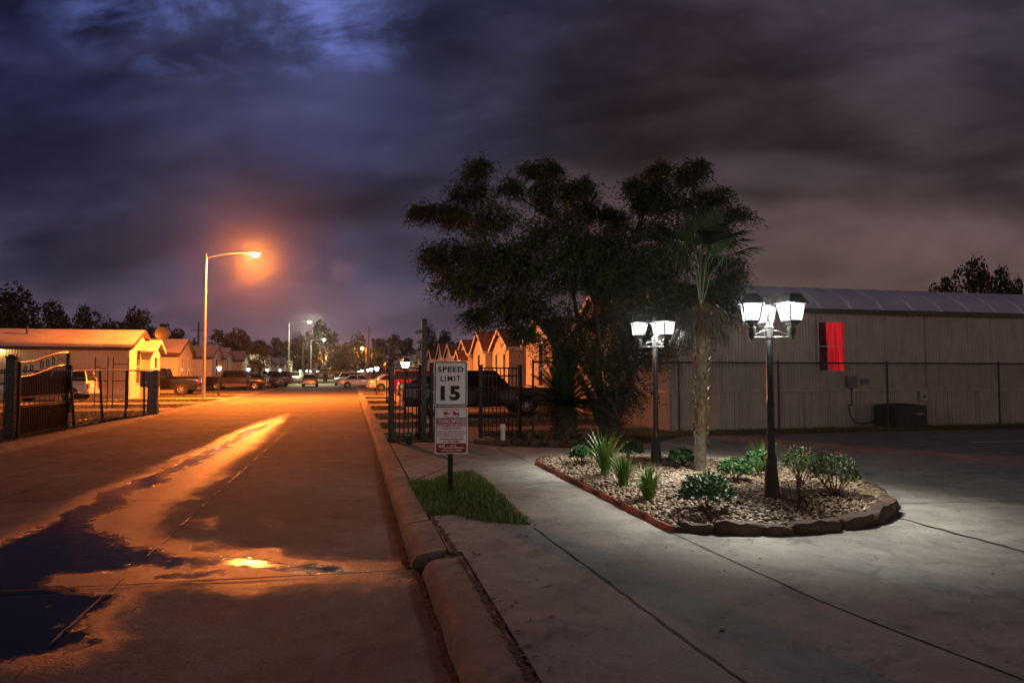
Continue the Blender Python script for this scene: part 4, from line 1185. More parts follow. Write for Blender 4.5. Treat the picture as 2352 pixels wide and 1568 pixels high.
    lc = MB()
    for i in range(26):
        z = z0-.02+(z1-z0+.04)*i/25
        for xx in (x0-.05, x1+.05): lc.lathe([(.004, -.016), (.017, -.004), (.017, .004), (.004, .016)], c=(xx+rnd.uniform(-.008, .008), -.09, z), n=6)
    lc.build('frame_garland', M['chrome'], fr)
    return t
trailer()
def wallbox(name, label, cat, x0, y0, x1, y1, u, d, mt, extra=None):
    va, za = onU(x0, y1, u); vb, zb = onU(x1, y0, u)
    t = thing(name, label, cat, W(u, (va+vb)/2, za), TH)
    w, h = vb-va, zb-za
    mb = MB(); mb.span((-w/2, -d, 0), (w/2, 0, h), bev=.012); mb.build('housing', M[mt], t)
    mb = MB(); mb.span((-w/2-.01, -d-.012, h*.72), (w/2+.01, -d-.001, h*.8)); mb.span((-w*.3, -d-.01, h*.2), (w*.3, -d-.001, h*.6)); mb.build('cover', M['box_grey'], t)
    return t
u_w = TU-.03
wallbox('meter_box', 'grey electric disconnect box on the trailer wall above the cooling unit hose', 'meter box', 1941, 864, 1961, 890, u_w, .12, 'box_grey')
wallbox('junction_box', 'small flat junction box right of the meter box', 'junction box', 1977, 870, 1992, 882, u_w, .06, 'box_grey')
wallbox('outlet_box', 'small outdoor outlet box low on the trailer wall', 'outlet box', 2113, 900, 2127, 918, u_w, .06, 'pvc')
ua = 16.95
vA, _ = onU(2032, 990, ua); vB, zT = onU(2102, 929, ua)
t = thing('air_conditioner', 'dark square air conditioner unit beside the trailer wall', 'air conditioner', W(ua, (vA+vB)/2, .12), TH)
w = vB-vA; h = zT-.12
mb = MB(); mb.span((-w/2, -w/2+.1, .05), (w/2, w/2-.1, h), bev=.03); mb.build('cabinet', M['box_grey'] if False else M['bin'], t)
mb = MB()
for k in range(14): mb.span((-w/2+.05, -w/2+.084, .12+k*(h-.2)/14), (w/2-.05, -w/2+.098, .14+k*(h-.2)/14))
mb.build('louvre', M['darksteel'], t)
mb = MB()
for k in range(1, 6): 
    r0 = w*.42*k/5; n = 20
    mb.tube([(r0*math.cos(2*math.pi*i/n), r0*math.sin(2*math.pi*i/n), h+.02+.03*(1-k/5)) for i in range(n+1)], .006, 4)
for a in range(6): mb.tube([(0, 0, h+.05), (w*.42*math.cos(a*1.047), w*.42*math.sin(a*1.047), h+.02)], .006, 4)
mb.build('fan_guard', M['darksteel'], t)
mb = MB(); mb.span((-w/2-.02, -w/2+.06, 0), (w/2+.02, w/2-.06, .05)); mb.build('pad', M['curb'], t)
mb = MB(); mb.span((w*.15, -w/2+.075, h*.62), (w*.33, -w/2+.083, h*.68)); mb.build('name_plate', M['chrome'], t)
v0, z0 = onU(1953, 890, u_w); 
pts = [W(u_w-.05, v0, z0), W(u_w-.06, v0-.01, z0-.5)]
for x, y in ((1951, 930), (1956, 955), (1966, 970), (1985, 973), (2010, 968), (2034, 955)):
    vv, zz = onU(x, y, 17.2); pts.append(W(17.25, vv, max(.15, zz)))
mb = MB(); mb.tube(pts, .022, 6); o = mb.build('conduit_hose', M['bin'], loc=tuple(pts[0]), smooth=True); tag(o, 'black flexible hose looping from the meter box to the cooling unit', 'hose')

# ------------------------------------------------------------------ chain link fence in front of the trailer
FU = 16.55
def chainlink(u, v0, v1, h, posts, label, name='chain_link_fence'):
    t = thing(name, label, 'fence', W(u, v0, .12), TH)
    L = v1-v0
    for pv in posts:
        mb = MB(); mb.tube([(pv-v0, .03, -.1), (pv-v0, .03, h+.03)], .028, 8); mb.lathe([(.033, h+.02), (.03, h+.05), (.01, h+.065)], c=(pv-v0, .03, 0), n=8)
        mb.build('post', M['darksteel'], t, smooth=True)
    mb = MB(); mb.tube([(0, .0, h), (L, .0, h)], .024, 8); mb.build('top_rail', M['darksteel'], t)
    mb = MB(); r = .0022; p = .085
    n = int((L+h)/p)
    vs, fs = [], []
    for k in range(n):
        for sg in (1, -1):
            x0 = k*p-(h if sg > 0 else 0); za, zb = .03, h-.02
            xa, xb = (x0, x0+(zb-za)) if sg > 0 else (k*p, k*p-(zb-za))
            # clip to 0..L
            def clip(xa, za, xb, zb):
                if max(xa, xb) < 0 or min(xa, xb) > L: return None
                for _ in range(2):
                    for lim in (0, L):
                        if (xa < lim) != (xb < lim):
                            tt = (lim-xa)/(xb-xa); zz = za+(zb-za)*tt
                            if lim == 0:
                                if xa < 0: xa, za = 0, zz
                                else: xb, zb = 0, zz
                            else:
                                if xa > L: xa, za = L, zz
                                else: xb, zb = L, zz
                return xa, za, xb, zb
            c = clip(xa, za, xb, zb)
            if c and abs(c[2]-c[0]) > .01: mb.tube([(c[0], -.026-sg*.002, c[1]), (c[2], -.026-sg*.002, c[3])], r, 3, caps=False)
    mb.build('wire_mesh', M['wire'], t, fix=False)
    return t
pv = [onU(x, 900, FU)[0] for x in (1560, 1790, 2040, 2297)]; d_ = pv[2]-pv[1]
posts = [pv[0]-d_*.5*0+0, pv[1], pv[2], pv[3], pv[3]+d_, pv[3]+2*d_]
posts = [onU(1225, 900, FU)[0], onU(1380, 900, FU)[0]]+posts
chainlink(FU, posts[0], posts[-1], onU(2040, 834, FU)[1]-.12, posts, 'long dark chain link fence in front of the beige trailer')

# ------------------------------------------------------------------ black iron fence and gate panels behind the sign
def iron_panel(xa, ya, xb, yb, ytop, label, name='iron_fence', bars=9, rails=(.08, .88), cat='fence', postw=.08):
    a, b = G(xa, ya, ZS), G(xb, yb, ZS); dv = b-a; L = dv.length
    h = CAM.z+(855-ytop)/FPX*a.y-ZS
    t = thing(name, label, cat, a, math.atan2(dv.y, dv.x), 'black iron fence panels')
    for x in (0, L):
        mb = MB(); mb.span((x-postw/2, -postw/2, -.05), (x+postw/2, postw/2, h+.02), bev=.006); mb.span((x-postw/2-.01, -postw/2-.01, h+.02), (x+postw/2+.01, postw/2+.01, h+.05), bev=.008); mb.build('post', M['black'], t)
    mb = MB()
    for z in (h*rails[0], h*rails[1], h-.03):
        mb = MB(); mb.span((postw/2+.001, -.018, z-.018), (L-postw/2-.001, .018, z+.018)); mb.build('rail', M['black'], t)
    for i in range(1, bars+1):
        mb = MB(); x = L*i/(bars+1); mb.span((x-.010, -.010, .06), (x+.010, .010, h-.049)); mb.build('bar', M['black'], t)
    return t
iron_panel(898, 1012, 966, 1008, 842, 'black iron walk gate panel left of the tall camera post', bars=6, rails=(.06, .86), postw=.11)
iron_panel(1104, 1005, 1194, 1000, 842, 'black iron fence panel right of the speed limit sign', bars=9, rails=(.03, .87))
iron_panel(990, 1008, 1004, 1007, 838, 'narrow black iron gate frame right of the tall camera post', bars=1, rails=(.06, .8), postw=.07)
b = G(973, 1010, ZS); hz = CAM.z+(855-735)/FPX*b.y-ZS
t = thing('camera_post', 'tall black square post carrying two security cameras', 'post', b, TH)
mb = MB(); mb.span((-.06, -.06, -.05), (.06, .06, hz), bev=.008); mb.span((-.07, -.07, hz), (.07, .07, hz+.03), bev=.01); mb.build('shaft', M['black'], t)
for z, dx, lb_ in ((hz-.28, -.085, 'upper small security camera on the tall black post'), (hz-.52, -.045, 'lower bullet security camera on the tall black post')):
    c = thing('security_camera', lb_, 'camera', b+Vector((dx, -.10, z)), R(-30), 'security cameras on the post')
    mb = MB(); mb.tube([(-.05, -.10, -.03), (.05, .02, .02)], .036, 10); mb.build('housing', M['box_grey'], c, smooth=True)
    mb = MB(); mb.tube([(-.058, -.11, -.034), (-.05, -.10, -.03)], .03, 10); mb.build('lens', M['glass'], c)
    mb = MB(); mb.tube([(.03, .0, .0), (.06, .07, -.01)], .014, 6); mb.build('bracket', M['box_grey'], c)
for px, py, hgt, r, lb_ in ((1155, 1016, .42, .055, 'short white capped pipe standing by the iron fence panel'), (949, 1002, .20, .03, 'small white pipe stub inside the walk gate')):
    p = G(px, py, .14); t = thing('standpipe', lb_, 'pipe', p, 0, 'white pipe stubs')
    mb = MB(); mb.lathe([(r, -.02), (r, hgt*.72)], n=14); mb.build('pipe', M['pvc'], t, smooth=True)
    mb = MB(); mb.lathe([(r*1.15, hgt*.70), (r*1.15, hgt*.95), (r*.9, hgt), (r*.3, hgt)], n=14); mb.build('cap', M['pvc'], t, smooth=True)
# stones edging the tree bed
for i in range(9):
    tt = i/8; p = G(1105+tt*330, 1019+3*math.sin(i*2), ZS); p.z = ZS+.03
    stone('bed_stone', p, .32, .18, .13, .1*i, 90+i, ['pale rough stone edging the dark tree bed, first by the fence post','rough stone edging the tree bed beside the white capped pipe','rough stone edging the tree bed just right of the white pipe','rough stone edging the tree bed left of the sago palm','rough stone at the foot of the sago palm','rough stone edging the tree bed right of the sago palm','rough stone in the tree bed edge above the tall grass','rough stone in the tree bed edge left of the farther lamp post','last rough stone of the tree bed edge by the trailer fence'][i])['group'] = 'stones edging the tree bed'

# ------------------------------------------------------------------ left gate and fences
def left_gate():
    v = -8.05
    u0, _ = onV(40, 1004, v); u1, _ = onV(152, 985, v)
    L = u1-u0; t = thing('driveway_gate', 'black ornamental driveway gate with a curved top, swung open', 'gate', W(u0, v, .12), TH+math.pi/2)
    # local x runs along the street, z up, y to the left side
    f = lambda x: 1.88+.30*(x/L)**1.0*0+.32*(.5-.5*math.cos(math.pi*min(1, x/L*1.05)))
    xs = [L*i/16 for i in range(17)]
    mb = MB(); mb.tube([(x, 0, f(x)) for x in xs], .03, 6); mb.tube([(x, 0, f(x)-.36) for x in xs], .026, 6)
    for z in (.06, .78, 1.0): mb.span((0, -.025, z-.025), (L, .025, z+.025))
    mb.span((-.03, -.03, .0), (.03, .03, f(0))); mb.span((L-.04, -.04, .0), (L+.04, .04, f(L)+.02))
    mb.build('frame', M['black'], t)
    mb = MB(); n = 30
    for i in range(1, n):
        x = L*i/n; mb.span((x-.009, -.009, .085), (x+.009, .009, .754)); mb.span((x-.009, -.009, 1.026), (x+.009, .009, f(x)-.37))
        if i % 3 == 0: mb.span((x-.009, -.009, .806), (x+.009, .009, .974))
    mb.build('bars', M['black'], t)
    for i, (x, r) in enumerate(((L*.10, .09), (L*.22, .09), (L*.42, .11), (L*.54, .11), (L*.66, .11))):
        mb = MB(); n = 16; zc = f(x)-.18
        mb.tube([(x+r*.7*math.cos(2*math.pi*k/n), 0, zc+r*math.sin(2*math.pi*k/n)) for k in range(n+1)], .014, 6, caps=False); mb.build('ring', M['black'], t)
    # the letters between the two top curves, readable from the street
    lt = text(t, 'lettering', 'GENOA', 0, 0, L*.24, .2, 'black', .02, 0.)
    lt.location = (L*.85, -.012, f(L*.85)-.18)
    sm = MB(); sm.span((L*.02, .03, .09), (L*.98, .036, .74)); sm.span((L*.02, .03, 1.04), (L*.98, .036, 1.52)); sm.build('mesh_backing', M['screen'], t)
    for z in (.62, 1.68):
        mb = MB(); mb.span((L+.05, -.07, z-.17), (L+.19, .07, z+.17), bev=.015); mb.build('hinge_box', M['black'], t)
def screen_mat():
    m, b = new_mat('fine steel mesh')
    put(b.inputs['Base Color'], (.012, .011, .01)); b.inputs['Roughness'].default_value = .7
    v = objvec(1.); sp = nd('ShaderNodeSeparateXYZ'); E.nt.links.new(v, sp.inputs[0])
    s = E.op('SINE', E(sp.outputs[0])*170.)*E.op('SINE', E(sp.outputs[2])*170.)
    put(b.inputs['Alpha'], sstep(s, -.2, .1, .25, 1.))
    return m
M['screen'] = screen_mat()
left_gate()
gp = W(onV(28, 1008, -8.1)[0], -8.15, .12)
t = thing('gate_post', 'thick black square gate post at the open driveway gate', 'post', gp, TH)
mb = MB(); mb.span((-.10, -.10, -.05), (.10, .10, 1.98), bev=.01); mb.build('shaft', M['black'], t)
mb = MB(); mb.span((-.12, -.12, 1.98), (.12, .12, 2.03), bev=.01); mb.span((-.07, -.07, 2.03), (.07, .07, 2.07), bev=.01); mb.build('cap', M['black'], t)
u0 = onV(30, 1004, -8.2)[0]
t = thing('iron_fence', 'black iron picket fence running left from the gate post', 'fence', W(u0, -8.3, .12), TH, 'black iron fence panels')
for z in (.1, 1.35, 1.62):
    mb = MB(); mb.span((-6, -.02, z-.02), (-.02, .02, z+.02)); mb.build('rail', M['black'], t)
for i in range(1, 46):
    mb = MB(); x = -.13*i; mb.span((x-.011, -.011, .03), (x+.011, .011, 1.72)); mb.build('bar', M['black'], t)
for x in (-2.4, -4.8):
    mb = MB(); mb.span((x-.04, .03, -.05), (x+.04, .11, 1.8), bev=.006); mb.build('post', M['black'], t)
# leaning fence
LP = [((160,852),(172,983)), ((229,850),(236,970)), ((291,850),(288,960)), ((331,852),(331,955)), ((360,852),(363,948))]
bases = [G(*b, .12) for _, b in LP]
t = thing('leaning_fence', 'leaning wire fence with bent posts along the left verge', 'fence', bases[0], 0)
tops = []
for (a, b), bs_ in zip(LP, bases):
    top = P(*a, bs_.y-.15); tops.append(top-bases[0])
    mb = MB(); mb.tube([bs_-bases[0]-Vector((0, 0, .1)), top-bases[0]], .038, 8); mb.build('post', M['darksteel'], t, smooth=True)
mb = MB(); mb.tube([tops[0]+Vector((-1.2, -1.8, .02))]+tops, .026, 8); mb.build('top_rail', M['galv'], t)
mb = MB()
bl = [b_-bases[0] for b_ in bases]
for k in range(7):
    z = .2+.22*k
    mb.tube([bl[i].lerp(tops[i], z/1.75) for i in range(len(bl))], .0035, 4)
for i in range(len(bl)-1):
    for k in range(1, 22):
        f_ = k/22; mb.tube([bl[i].lerp(bl[i+1], f_)+Vector((0, 0, .05)), tops[i].lerp(tops[i+1], f_)], .0028, 3, caps=False)
mb.build('wire_mesh', M['wire'], t, fix=False)
p = G(349, 950, .12)
t = thing('gate_motor', 'dark gate motor cabinet on a pillar at the end of the leaning fence', 'gate motor', p, TH)
mb = MB(); mb.span((-.16, -.12, -.02), (.2, .14, 1.05), bev=.01); mb.build('pillar', M['box_grey'], t)
mb = MB(); mb.span((-.42, -.16, 1.05), (.22, .2, 1.72), bev=.02); mb.build('cabinet', M['box_grey'], t)
for i, (xa, xb, yt) in enumerate(((217, 246, 820), (258, 293, 822))):
    Y = 31.; a, b = P(xa, 922, Y), P(xb, 922, Y); z1 = P(xa, yt, Y).z
    t = thing('pipe_frame', ['upright pipe frame behind the leaning fence, left of a pair', 'upright pipe frame behind the leaning fence, right of a pair'][i], 'metal frame', Vector((a.x, a.y, .12)), 0, 'pipe frames in the yard')
    mb = MB(); w = b.x-a.x
    for x in (0, w): mb.tube([(x, 0, -.02), (x, 0, z1-.12)], .025, 8)
    mb.build('upright', M['darksteel'], t)
    mb = MB()
    for z in (.3, 1.25, 2.0): mb.tube([(0, 0, z-(.1 if i == 0 and z > 1.9 else 0)), (w, 0, z-(.25 if i == 0 and z > 1.9 else 0))], .02, 6)
    mb.build('crossbar', M['darksteel'], t)

# ------------------------------------------------------------------ vehicles
def wheel(parent, x, y, r, w, sgn):
    mb = MB(); mb.lathe([(r*.62, -w/2), (r*.93, -w/2), (r, -w*.3), (r, w*.3), (r*.93, w/2), (r*.62, w/2)], c=(x, y, r), n=22, axis='y', caps=False)
    mb.lathe([(.02, -w*.2), (r*.62, -w*.2)], c=(x, y, r), n=22, axis='y', caps=False)
    wh = mb.build('wheel', M['tyre'], parent, smooth=True)
    mb = MB(); yo = y+sgn*w*.36
    mb.lathe([(r*.55, -.012), (r*.64, -.02), (r*.64, .02), (r*.55, .012)], c=(x, yo, r), n=20, axis='y', caps=False)
    mb.lathe([(.02, .02), (r*.16, .012), (r*.17, -.02), (.02, -.02)], c=(x, yo, r), n=12, axis='y')
    for k in range(6):
        a = k*math.pi/3+.2; d = Vector((math.cos(a), 0, math.sin(a))); e = Vector((-d.z, 0, d.x))
        c = Vector((x, yo, r)); q = [c+d*r*.12-e*r*.09, c+d*r*.12+e*r*.09, c+d*r*.6+e*r*.055, c+d*r*.6-e*r*.055]
        mb.add([p+Vector((0, o, 0)) for o in (-.015, .015) for p in q], [(0,1,2,3),(7,6,5,4),(0,4,5,1),(1,5,6,2),(2,6,7,3),(3,7,4,0)])
    mb.build('rim', M['rim'], wh)
def vehicle(name, label, cat, u, v, heading, color, kind, L=4.7, wd=1.8, group='vehicles along the street', zb=.14, scale=1., two=None):
    """heading: angle in street coordinates, 0 = along +v (right), 90 = along +u (away)"""
    t = thing(name, label, cat, W(u, v, zb), TH+R(heading), group)
    pm = M[color]; h = wd/2
    if kind == 'sedan':   S = dict(hood=.92, belt=.96, roof=1.45, cowl=.20, wtop=.05, rtop=-.22, rbase=-.36, deck=1.0, r=.32)
    elif kind == 'suv':   S = dict(hood=1.08, belt=1.12, roof=1.76, cowl=.22, wtop=.10, rtop=-.44, rbase=-.475, deck=1.12, r=.37)
    elif kind == 'wagon': S = dict(hood=1.02, belt=1.05, roof=1.6, cowl=.26, wtop=.12, rtop=-.40, rbase=-.475, deck=1.05, r=.33)
    elif kind == 'pickup':S = dict(hood=1.20, belt=1.24, roof=1.92, cowl=.20, wtop=.11, rtop=-.10, rbase=-.13, deck=1.24, r=.40)
    elif kind == 'sut':   S = dict(hood=1.12, belt=1.18, roof=1.80, cowl=.20, wtop=.10, rtop=-.20, rbase=-.235, deck=1.12, r=.38)
    gz = .26 if kind in ('sedan', 'wagon') else .36
    r = S['r']; xf, xr = L/2, -L/2; ax_f, ax_r = L*.31, -L*.30
    # body: rounded section lofted along the length
    st = [(xf, gz+.14, S['hood']-.32, .78), (xf-.06, gz+.02, S['hood']-.20, .90), (xf-.25, gz-.02, S['hood']-.08, .97), (L*.30, gz, S['hood']-.02, 1), (L*S['cowl']+.05, gz, S['hood'], 1), (L*S['cowl']-.05, gz, S['belt'], 1), (0, gz-.02, S['belt'], 1), (L*S['rbase']+.03, gz, S['belt'], 1), (L*S['rbase']-.04 if kind != 'suv' else xr+.12, gz, S['deck'], 1), (xr+.08, gz+.02, S['deck']-.02, .98), (xr, gz+.10, S['deck']-.14, .92)]
    rings = []
    for x, z0, z1, k in st:
        hh = h*k; zm = (z0+z1)/2
        rings.append([(x, -hh*.90, z0), (x, -hh, z0+.10), (x, -hh*1.0, zm+.06), (x, -hh*.975, z1-.07), (x, -hh*.90, z1), (x, 0, z1+.025), (x, hh*.90, z1), (x, hh*.975, z1-.07), (x, hh*1.0, zm+.06), (x, hh, z0+.10), (x, hh*.90, z0)])
    mb = MB(); mb.loft(rings); body = mb.build('body', pm, t, smooth=True)
    # wheel arches
    for x in (ax_f, ax_r):
        for sg in (-1, 1):
            mb = MB(); mb.lathe([(.02, 0), (r*1.16, 0), (r*1.2, .006), (.02, .006)] if sg > 0 else [(.02, -.006), (r*1.2, -.006), (r*1.16, 0), (.02, 0)], c=(x, sg*(h*1.0+.002), r), n=20, axis='y'); mb.build('wheel_arch', M['tyre'], t)
            wheel(t, x, sg*(h-.075), r, .2, sg)
    # greenhouse
    zb_, zt = S['belt']-.01, S['roof']
    x0, x1, x2, x3 = L*S['cowl'], L*S['wtop'], L*S['rtop'], L*S['rbase']
    hb, ht = h*.885, h*.70
    gl = MB(); gl.loft([[(x0, -hb, zb_), (x3, -hb, zb_), (x3, hb, zb_), (x0, hb, zb_)], [(x1, -ht, zt-.06), (x2, -ht, zt-.06), (x2, ht, zt-.06), (x1, ht, zt-.06)]])
    gl.build('windows', M['glass'], t)
    rf = MB(); e = .03
    rf.loft([[(x1+e, -ht-e, zt-.07), (x2-e, -ht-e, zt-.07), (x2-e, ht+e, zt-.07), (x1+e, ht+e, zt-.07)], [(x1+e*.5, -ht-e*.6, zt-.02), (x2-e*.5, -ht-e*.6, zt-.02), (x2-e*.5, ht+e*.6, zt-.02), (x1+e*.5, ht+e*.6, zt-.02)], [(x1-.15, -ht*.7, zt), (x2+.12, -ht*.7, zt), (x2+.12, ht*.7, zt), (x1-.15, ht*.7, zt)]])
    for sg in (-1, 1):
        for xa, xb, w_ in ((x0, x1, .035), (x3, x2, .05)): rf.tube([(xa, sg*hb, zb_), (xb, sg*ht, zt-.06)], w_, 6)
        for f_ in ((.5,) if kind in ('pickup', 'sut') else (.38, .74) if kind != 'sedan' else (.48,)):
            xa = x0+(x3-x0)*f_; xb = x1+(x2-x1)*f_; rf.tube([(xa, sg*(hb+.006), zb_), (xb, sg*(ht+.006), zt-.06)], .035, 6)
    rf.build('roof', pm, t, smooth=True)
    if kind in ('pickup', 'sut'):
        bd = MB(); bx0, bx1 = x3-.1, xr+.06; bz = S['deck']
        for sg in (-1, 1): bd.span((bx0, sg*h*.80, bz-.02), (bx1, sg*h*.97, bz+.10), bev=.02)
        bd.span((bx1, -h*.80, bz-.03), (bx1+.08, h*.80, bz+.09), bev=.015); bd.build('bed_rail', pm, t)
        mb = MB(); mb.span((bx0-.02, -h*.79, bz+.031), (bx1+.09, h*.79, bz+.04)); mb.build('bed_cover', M['tyre'], t)
    lo_ = two or color
    for nm, x, zz in (('front_bumper', xf, gz+.12), ('rear_bumper', xr, gz+.14)):
        mb = MB(); sg = 1 if x > 0 else -1; mb.loft([[(x-sg*.1, y, zz-.11), (x+sg*.07*(1-.35*abs(y/h)**2), y, zz-.10), (x+sg*.09*(1-.35*abs(y/h)**2), y, zz), (x+sg*.06*(1-.35*abs(y/h)**2), y, zz+.11), (x-sg*.1, y, zz+.12)] for y in [h*(-.97+1.94*i/8) for i in range(9)]])
        mb.build(nm, M['chrome'] if kind == 'pickup' else M[lo_], t, smooth=True)
    if two:
        for sg in (-1, 1):
            mb = MB(); mb.span((ax_r+r*1.25, sg*(h-.0), gz-.06), (ax_f-r*1.25, sg*(h+.022), gz+.20), bev=.008); mb.build('side_cladding', M[two], t)
    mb = MB(); mb.span((xf-.015, -h*.42, gz+.27), (xf+.012, h*.42, S['hood']-.34), bev=.01); mb.build('grille', M['tyre'], t)
    for sg in (-1, 1):
        mb = MB(); mb.box((xf-.06, sg*h*.68, S['hood']-.30), (.17, h*.36, .17), bev=.035); mb.build('headlight', M['lampglass'], t, smooth=True)
        tz = S['deck']-.22; hh2 = .17 if kind in ('sedan', 'wagon') else .34
        mb = MB(); mb.box((xr+.07, sg*h*.83, tz-hh2*.2), (.16, h*.26, hh2), bev=.03); mb.build('taillight', M['redglass'], t, smooth=True)
        mb = MB(); mb.box((x0-.10, sg*(h+.07), S['belt']+.06), (.10, .16, .12), bev=.03); mb.build('mirror', pm, t, smooth=True)
        for f_ in (.33, .68):
            xd = x0+(x3-x0)*f_; mb = MB(); mb.span((xd-.02, sg*(h*.985), S['belt']-.16), (xd+.12, sg*(h*.985+.03), S['belt']-.125), bev=.008); mb.build('door_handle', M['chrome'] if kind != 'sedan' else pm, t)
            if f_ < .4 or kind != 'pickup':
                pass
    mb = MB(); mb.span((xr-.015 if kind == 'sedan' else xr-.01, -.26, S['deck']-.34), (xr+.02, .26, S['deck']-.22)); mb.build('licence_plate', M['white_panel'], t)
    return t
for nm, c in (('white', (.72,.71,.69)), ('silver', (.45,.45,.46)), ('blackp', (.012,.012,.013)), ('maroon', (.10,.012,.014)), ('red', (.42,.018,.016)), ('navy', (.03,.04,.075)), ('tan', (.36,.33,.26)), ('bronze', (.05,.03,.022)), ('cladding', (.26,.2,.15)), ('greyp', (.09,.09,.10))):
    M[nm] = paint('car paint '+nm, c)
vehicle('sport_utility', 'white family car parked behind the leaning fence, tail toward the street', 'car', 44.3, -16.9, 180, 'white', 'suv', 4.6, 1.8)
vehicle('pickup_truck', 'black pickup parked on the left beside the orange lit pole', 'pickup truck', 54.0, -13.6, 180, 'blackp', 'pickup', 5.8, 2.0)
vehicle('pickup_truck', 'dark two tone sport truck parked nose to the street behind two post lanterns', 'pickup truck', 69.5, -10.6, 0, 'bronze', 'sut', 5.5, 1.9, two='cladding')
vehicle('sedan', 'small dark blue sedan nosing out right of the dark sport truck', 'car', 76.5, -9.4, -15, 'navy', 'sedan', 4.4, 1.75)
vehicle('sport_utility', 'dark red family car parked left of the tan wagon', 'car', 84.5, -9.3, 172, 'maroon', 'suv', 4.8, 1.9)
vehicle('sport_utility', 'silver off-road car with a roof rack beyond the dark red car', 'car', 98, -9.4, -100, 'silver', 'suv', 4.7, 1.85)
vehicle('sport_utility', 'white off-road car facing the camera left of the tan wagon', 'car', 106, -8.1, -95, 'white', 'suv', 4.7, 1.85)
vehicle('wagon_car', 'tan wagon parked on the street seen from behind', 'car', 88.5, -5.0, 90, 'tan', 'wagon', 4.4, 1.75, zb=0)
vehicle('pickup_truck', 'far orange lit pickup before the board fence at the road end', 'pickup truck', 188, -6.4, 60, 'white', 'pickup', 5.2, 1.9, zb=0)
vehicle('sport_utility', 'white van like car behind the turning white sedan', 'car', 97, -.5, -120, 'white', 'suv', 4.7, 1.85, zb=0)
vehicle('sedan', 'white sedan turning across the right side of the road', 'car', 81, 1.0, 4, 'white', 'sedan', 5.0, 1.85, zb=.02)
vehicle('sedan', 'white sedan parked on the right with its tail lamp to the street', 'car', 61.2, 3.75, 8, 'white', 'sedan', 4.7, 1.8)
vehicle('sport_utility', 'red family car parked behind the walk gate', 'car', 48.2, 5.0, 0, 'red', 'suv', 4.7, 1.85)
vehicle('sedan', 'dark grey sedan parked behind the black pickup bed', 'car', 40.8, 5.0, 0, 'greyp', 'sedan', 4.7, 1.8)
vehicle('pickup_truck', 'black pickup parked behind the black iron fence on the right', 'pickup truck', 26.4, 4.75, 0, 'blackp', 'pickup', 6.6, 2.1).scale = (.88, .88, .88)
# wheeled bins at the road end, board fence, utility poles
for px, py, Y, lb_ in ((748, 877, 128, 'dark wheeled bin standing in the road end'), (775, 874, 145, 'dark wheeled bin right of the far orange pickup')):
    p = G(px, py, 0)*1.; b_ = Vector(((px-CX)/FPX*Y, Y, .0))
    t = thing('wheeled_bin', lb_, 'bin', b_, TH, 'wheeled bins')
    mb = MB(); mb.loft([[(-.32, -.36, .08), (.32, -.36, .08), (.32, .36, .08), (-.32, .36, .08)], [(-.42, -.46, 1.35), (.42, -.46, 1.35), (.42, .46, 1.35), (-.42, .46, 1.35)]]); mb.build('bin_body', M['bin'], t)
    mb = MB(); mb.span((-.45, -.5, 1.35), (.45, .5, 1.43), bev=.03); mb.build('lid', M['bin'], t)
    for x in (-.3, .3):
        mb = MB(); mb.lathe([(.14, -.04), (.14, .04)], c=(x, .38, .14), n=12, axis='x'); mb.build('wheel', M['tyre'], t)
t = thing('board_fence', 'long board fence lit orange across the road end', 'fence', W(196, -14, 0), TH)
mb = MB()
for i in range(150): mb.span((i*.2, 0, .02), (i*.2+.188, .025, 2.1+.03*math.sin(i*7.7)))
mb.build('boards', M['fencewood'], t)
for z in (.4, 1.2, 1.9):
    mb = MB(); mb.span((0, .03, z-.05), (30, .07, z+.05)); mb.build('rail', M['fencewood'], t)
for px, ytop, Y, lb_ in ((847.5, 749, 186, 'tall brown utility pole over the right post lanterns'), (456.5, 740, 108, 'dark utility pole left of the orange street lamp'), (446, 775, 130, 'short utility pole beside the taller left one'), (695, 772, 150, 'utility pole behind the first white street lamp'), (857, 805, 190, 'utility pole carrying three grey transformers'), (882, 800, 175, 'thin utility pole behind the right homes')):
    top = P(px, ytop, Y); t = thing('utility_pole', lb_, 'utility pole', (top.x, top.y, 0), 0, 'utility poles')
    mb = MB(); mb.tube([(0, 0, -.3), (0, 0, top.z*.6), (.0, 0, top.z)], [.24, .2, .15], 8); mb.build('shaft', M['wood'], t)
    mb = MB(); mb.span((-1.1, -.28, top.z-1.3), (1.1, -.17, top.z-1.18)); mb.build('crossarm', M['wood'], t)
    if px == 857:
        for dx in (-.9, 0, .9):
            mb = MB(); mb.lathe([(.05, 0), (.3, .03), (.3, .9), (.05, 1.0)], c=(dx, -.5, top.z-1.9), n=10); mb.build('transformer', M['box_grey'], t)

# ------------------------------------------------------------------ trees
def leaf_quads(C, size, droop=0., aspect=.45, rs=nrs, jitter=.35):
    """n leaf quads at centres C (n,3), random directions"""
    n = len(C); d = rs.randn(n, 3); d[:, 2] -= droop; d /= np.linalg.norm(d, axis=1)[:, None]
    q = rs.randn(n, 3); s = np.cross(d, q); s /= np.linalg.norm(s, axis=1)[:, None]
    L = size*(1-jitter+2*jitter*rs.rand(n))[:, None]; w = L*aspect*.5
    V = np.stack([C-d*L/2, C-s*w, C+d*L/2, C+s*w], 1)
    return V.reshape(-1, 3), np.arange(n*4).reshape(n, 4)
def crown_points(blobs, per, rs, shell=.45):
    out = []
    for (x, y, z, r, rz) in blobs:
        n = max(8, int(per*r*r)); d = rs.randn(n, 3); d /= np.linalg.norm(d, axis=1)[:, None]
        rr = (shell+(1-shell)*rs.rand(n))**.7
        out.append(np.array([x, y, z])+d*rr[:, None]*np.array([r, r, rz]))
    return np.concatenate(out)
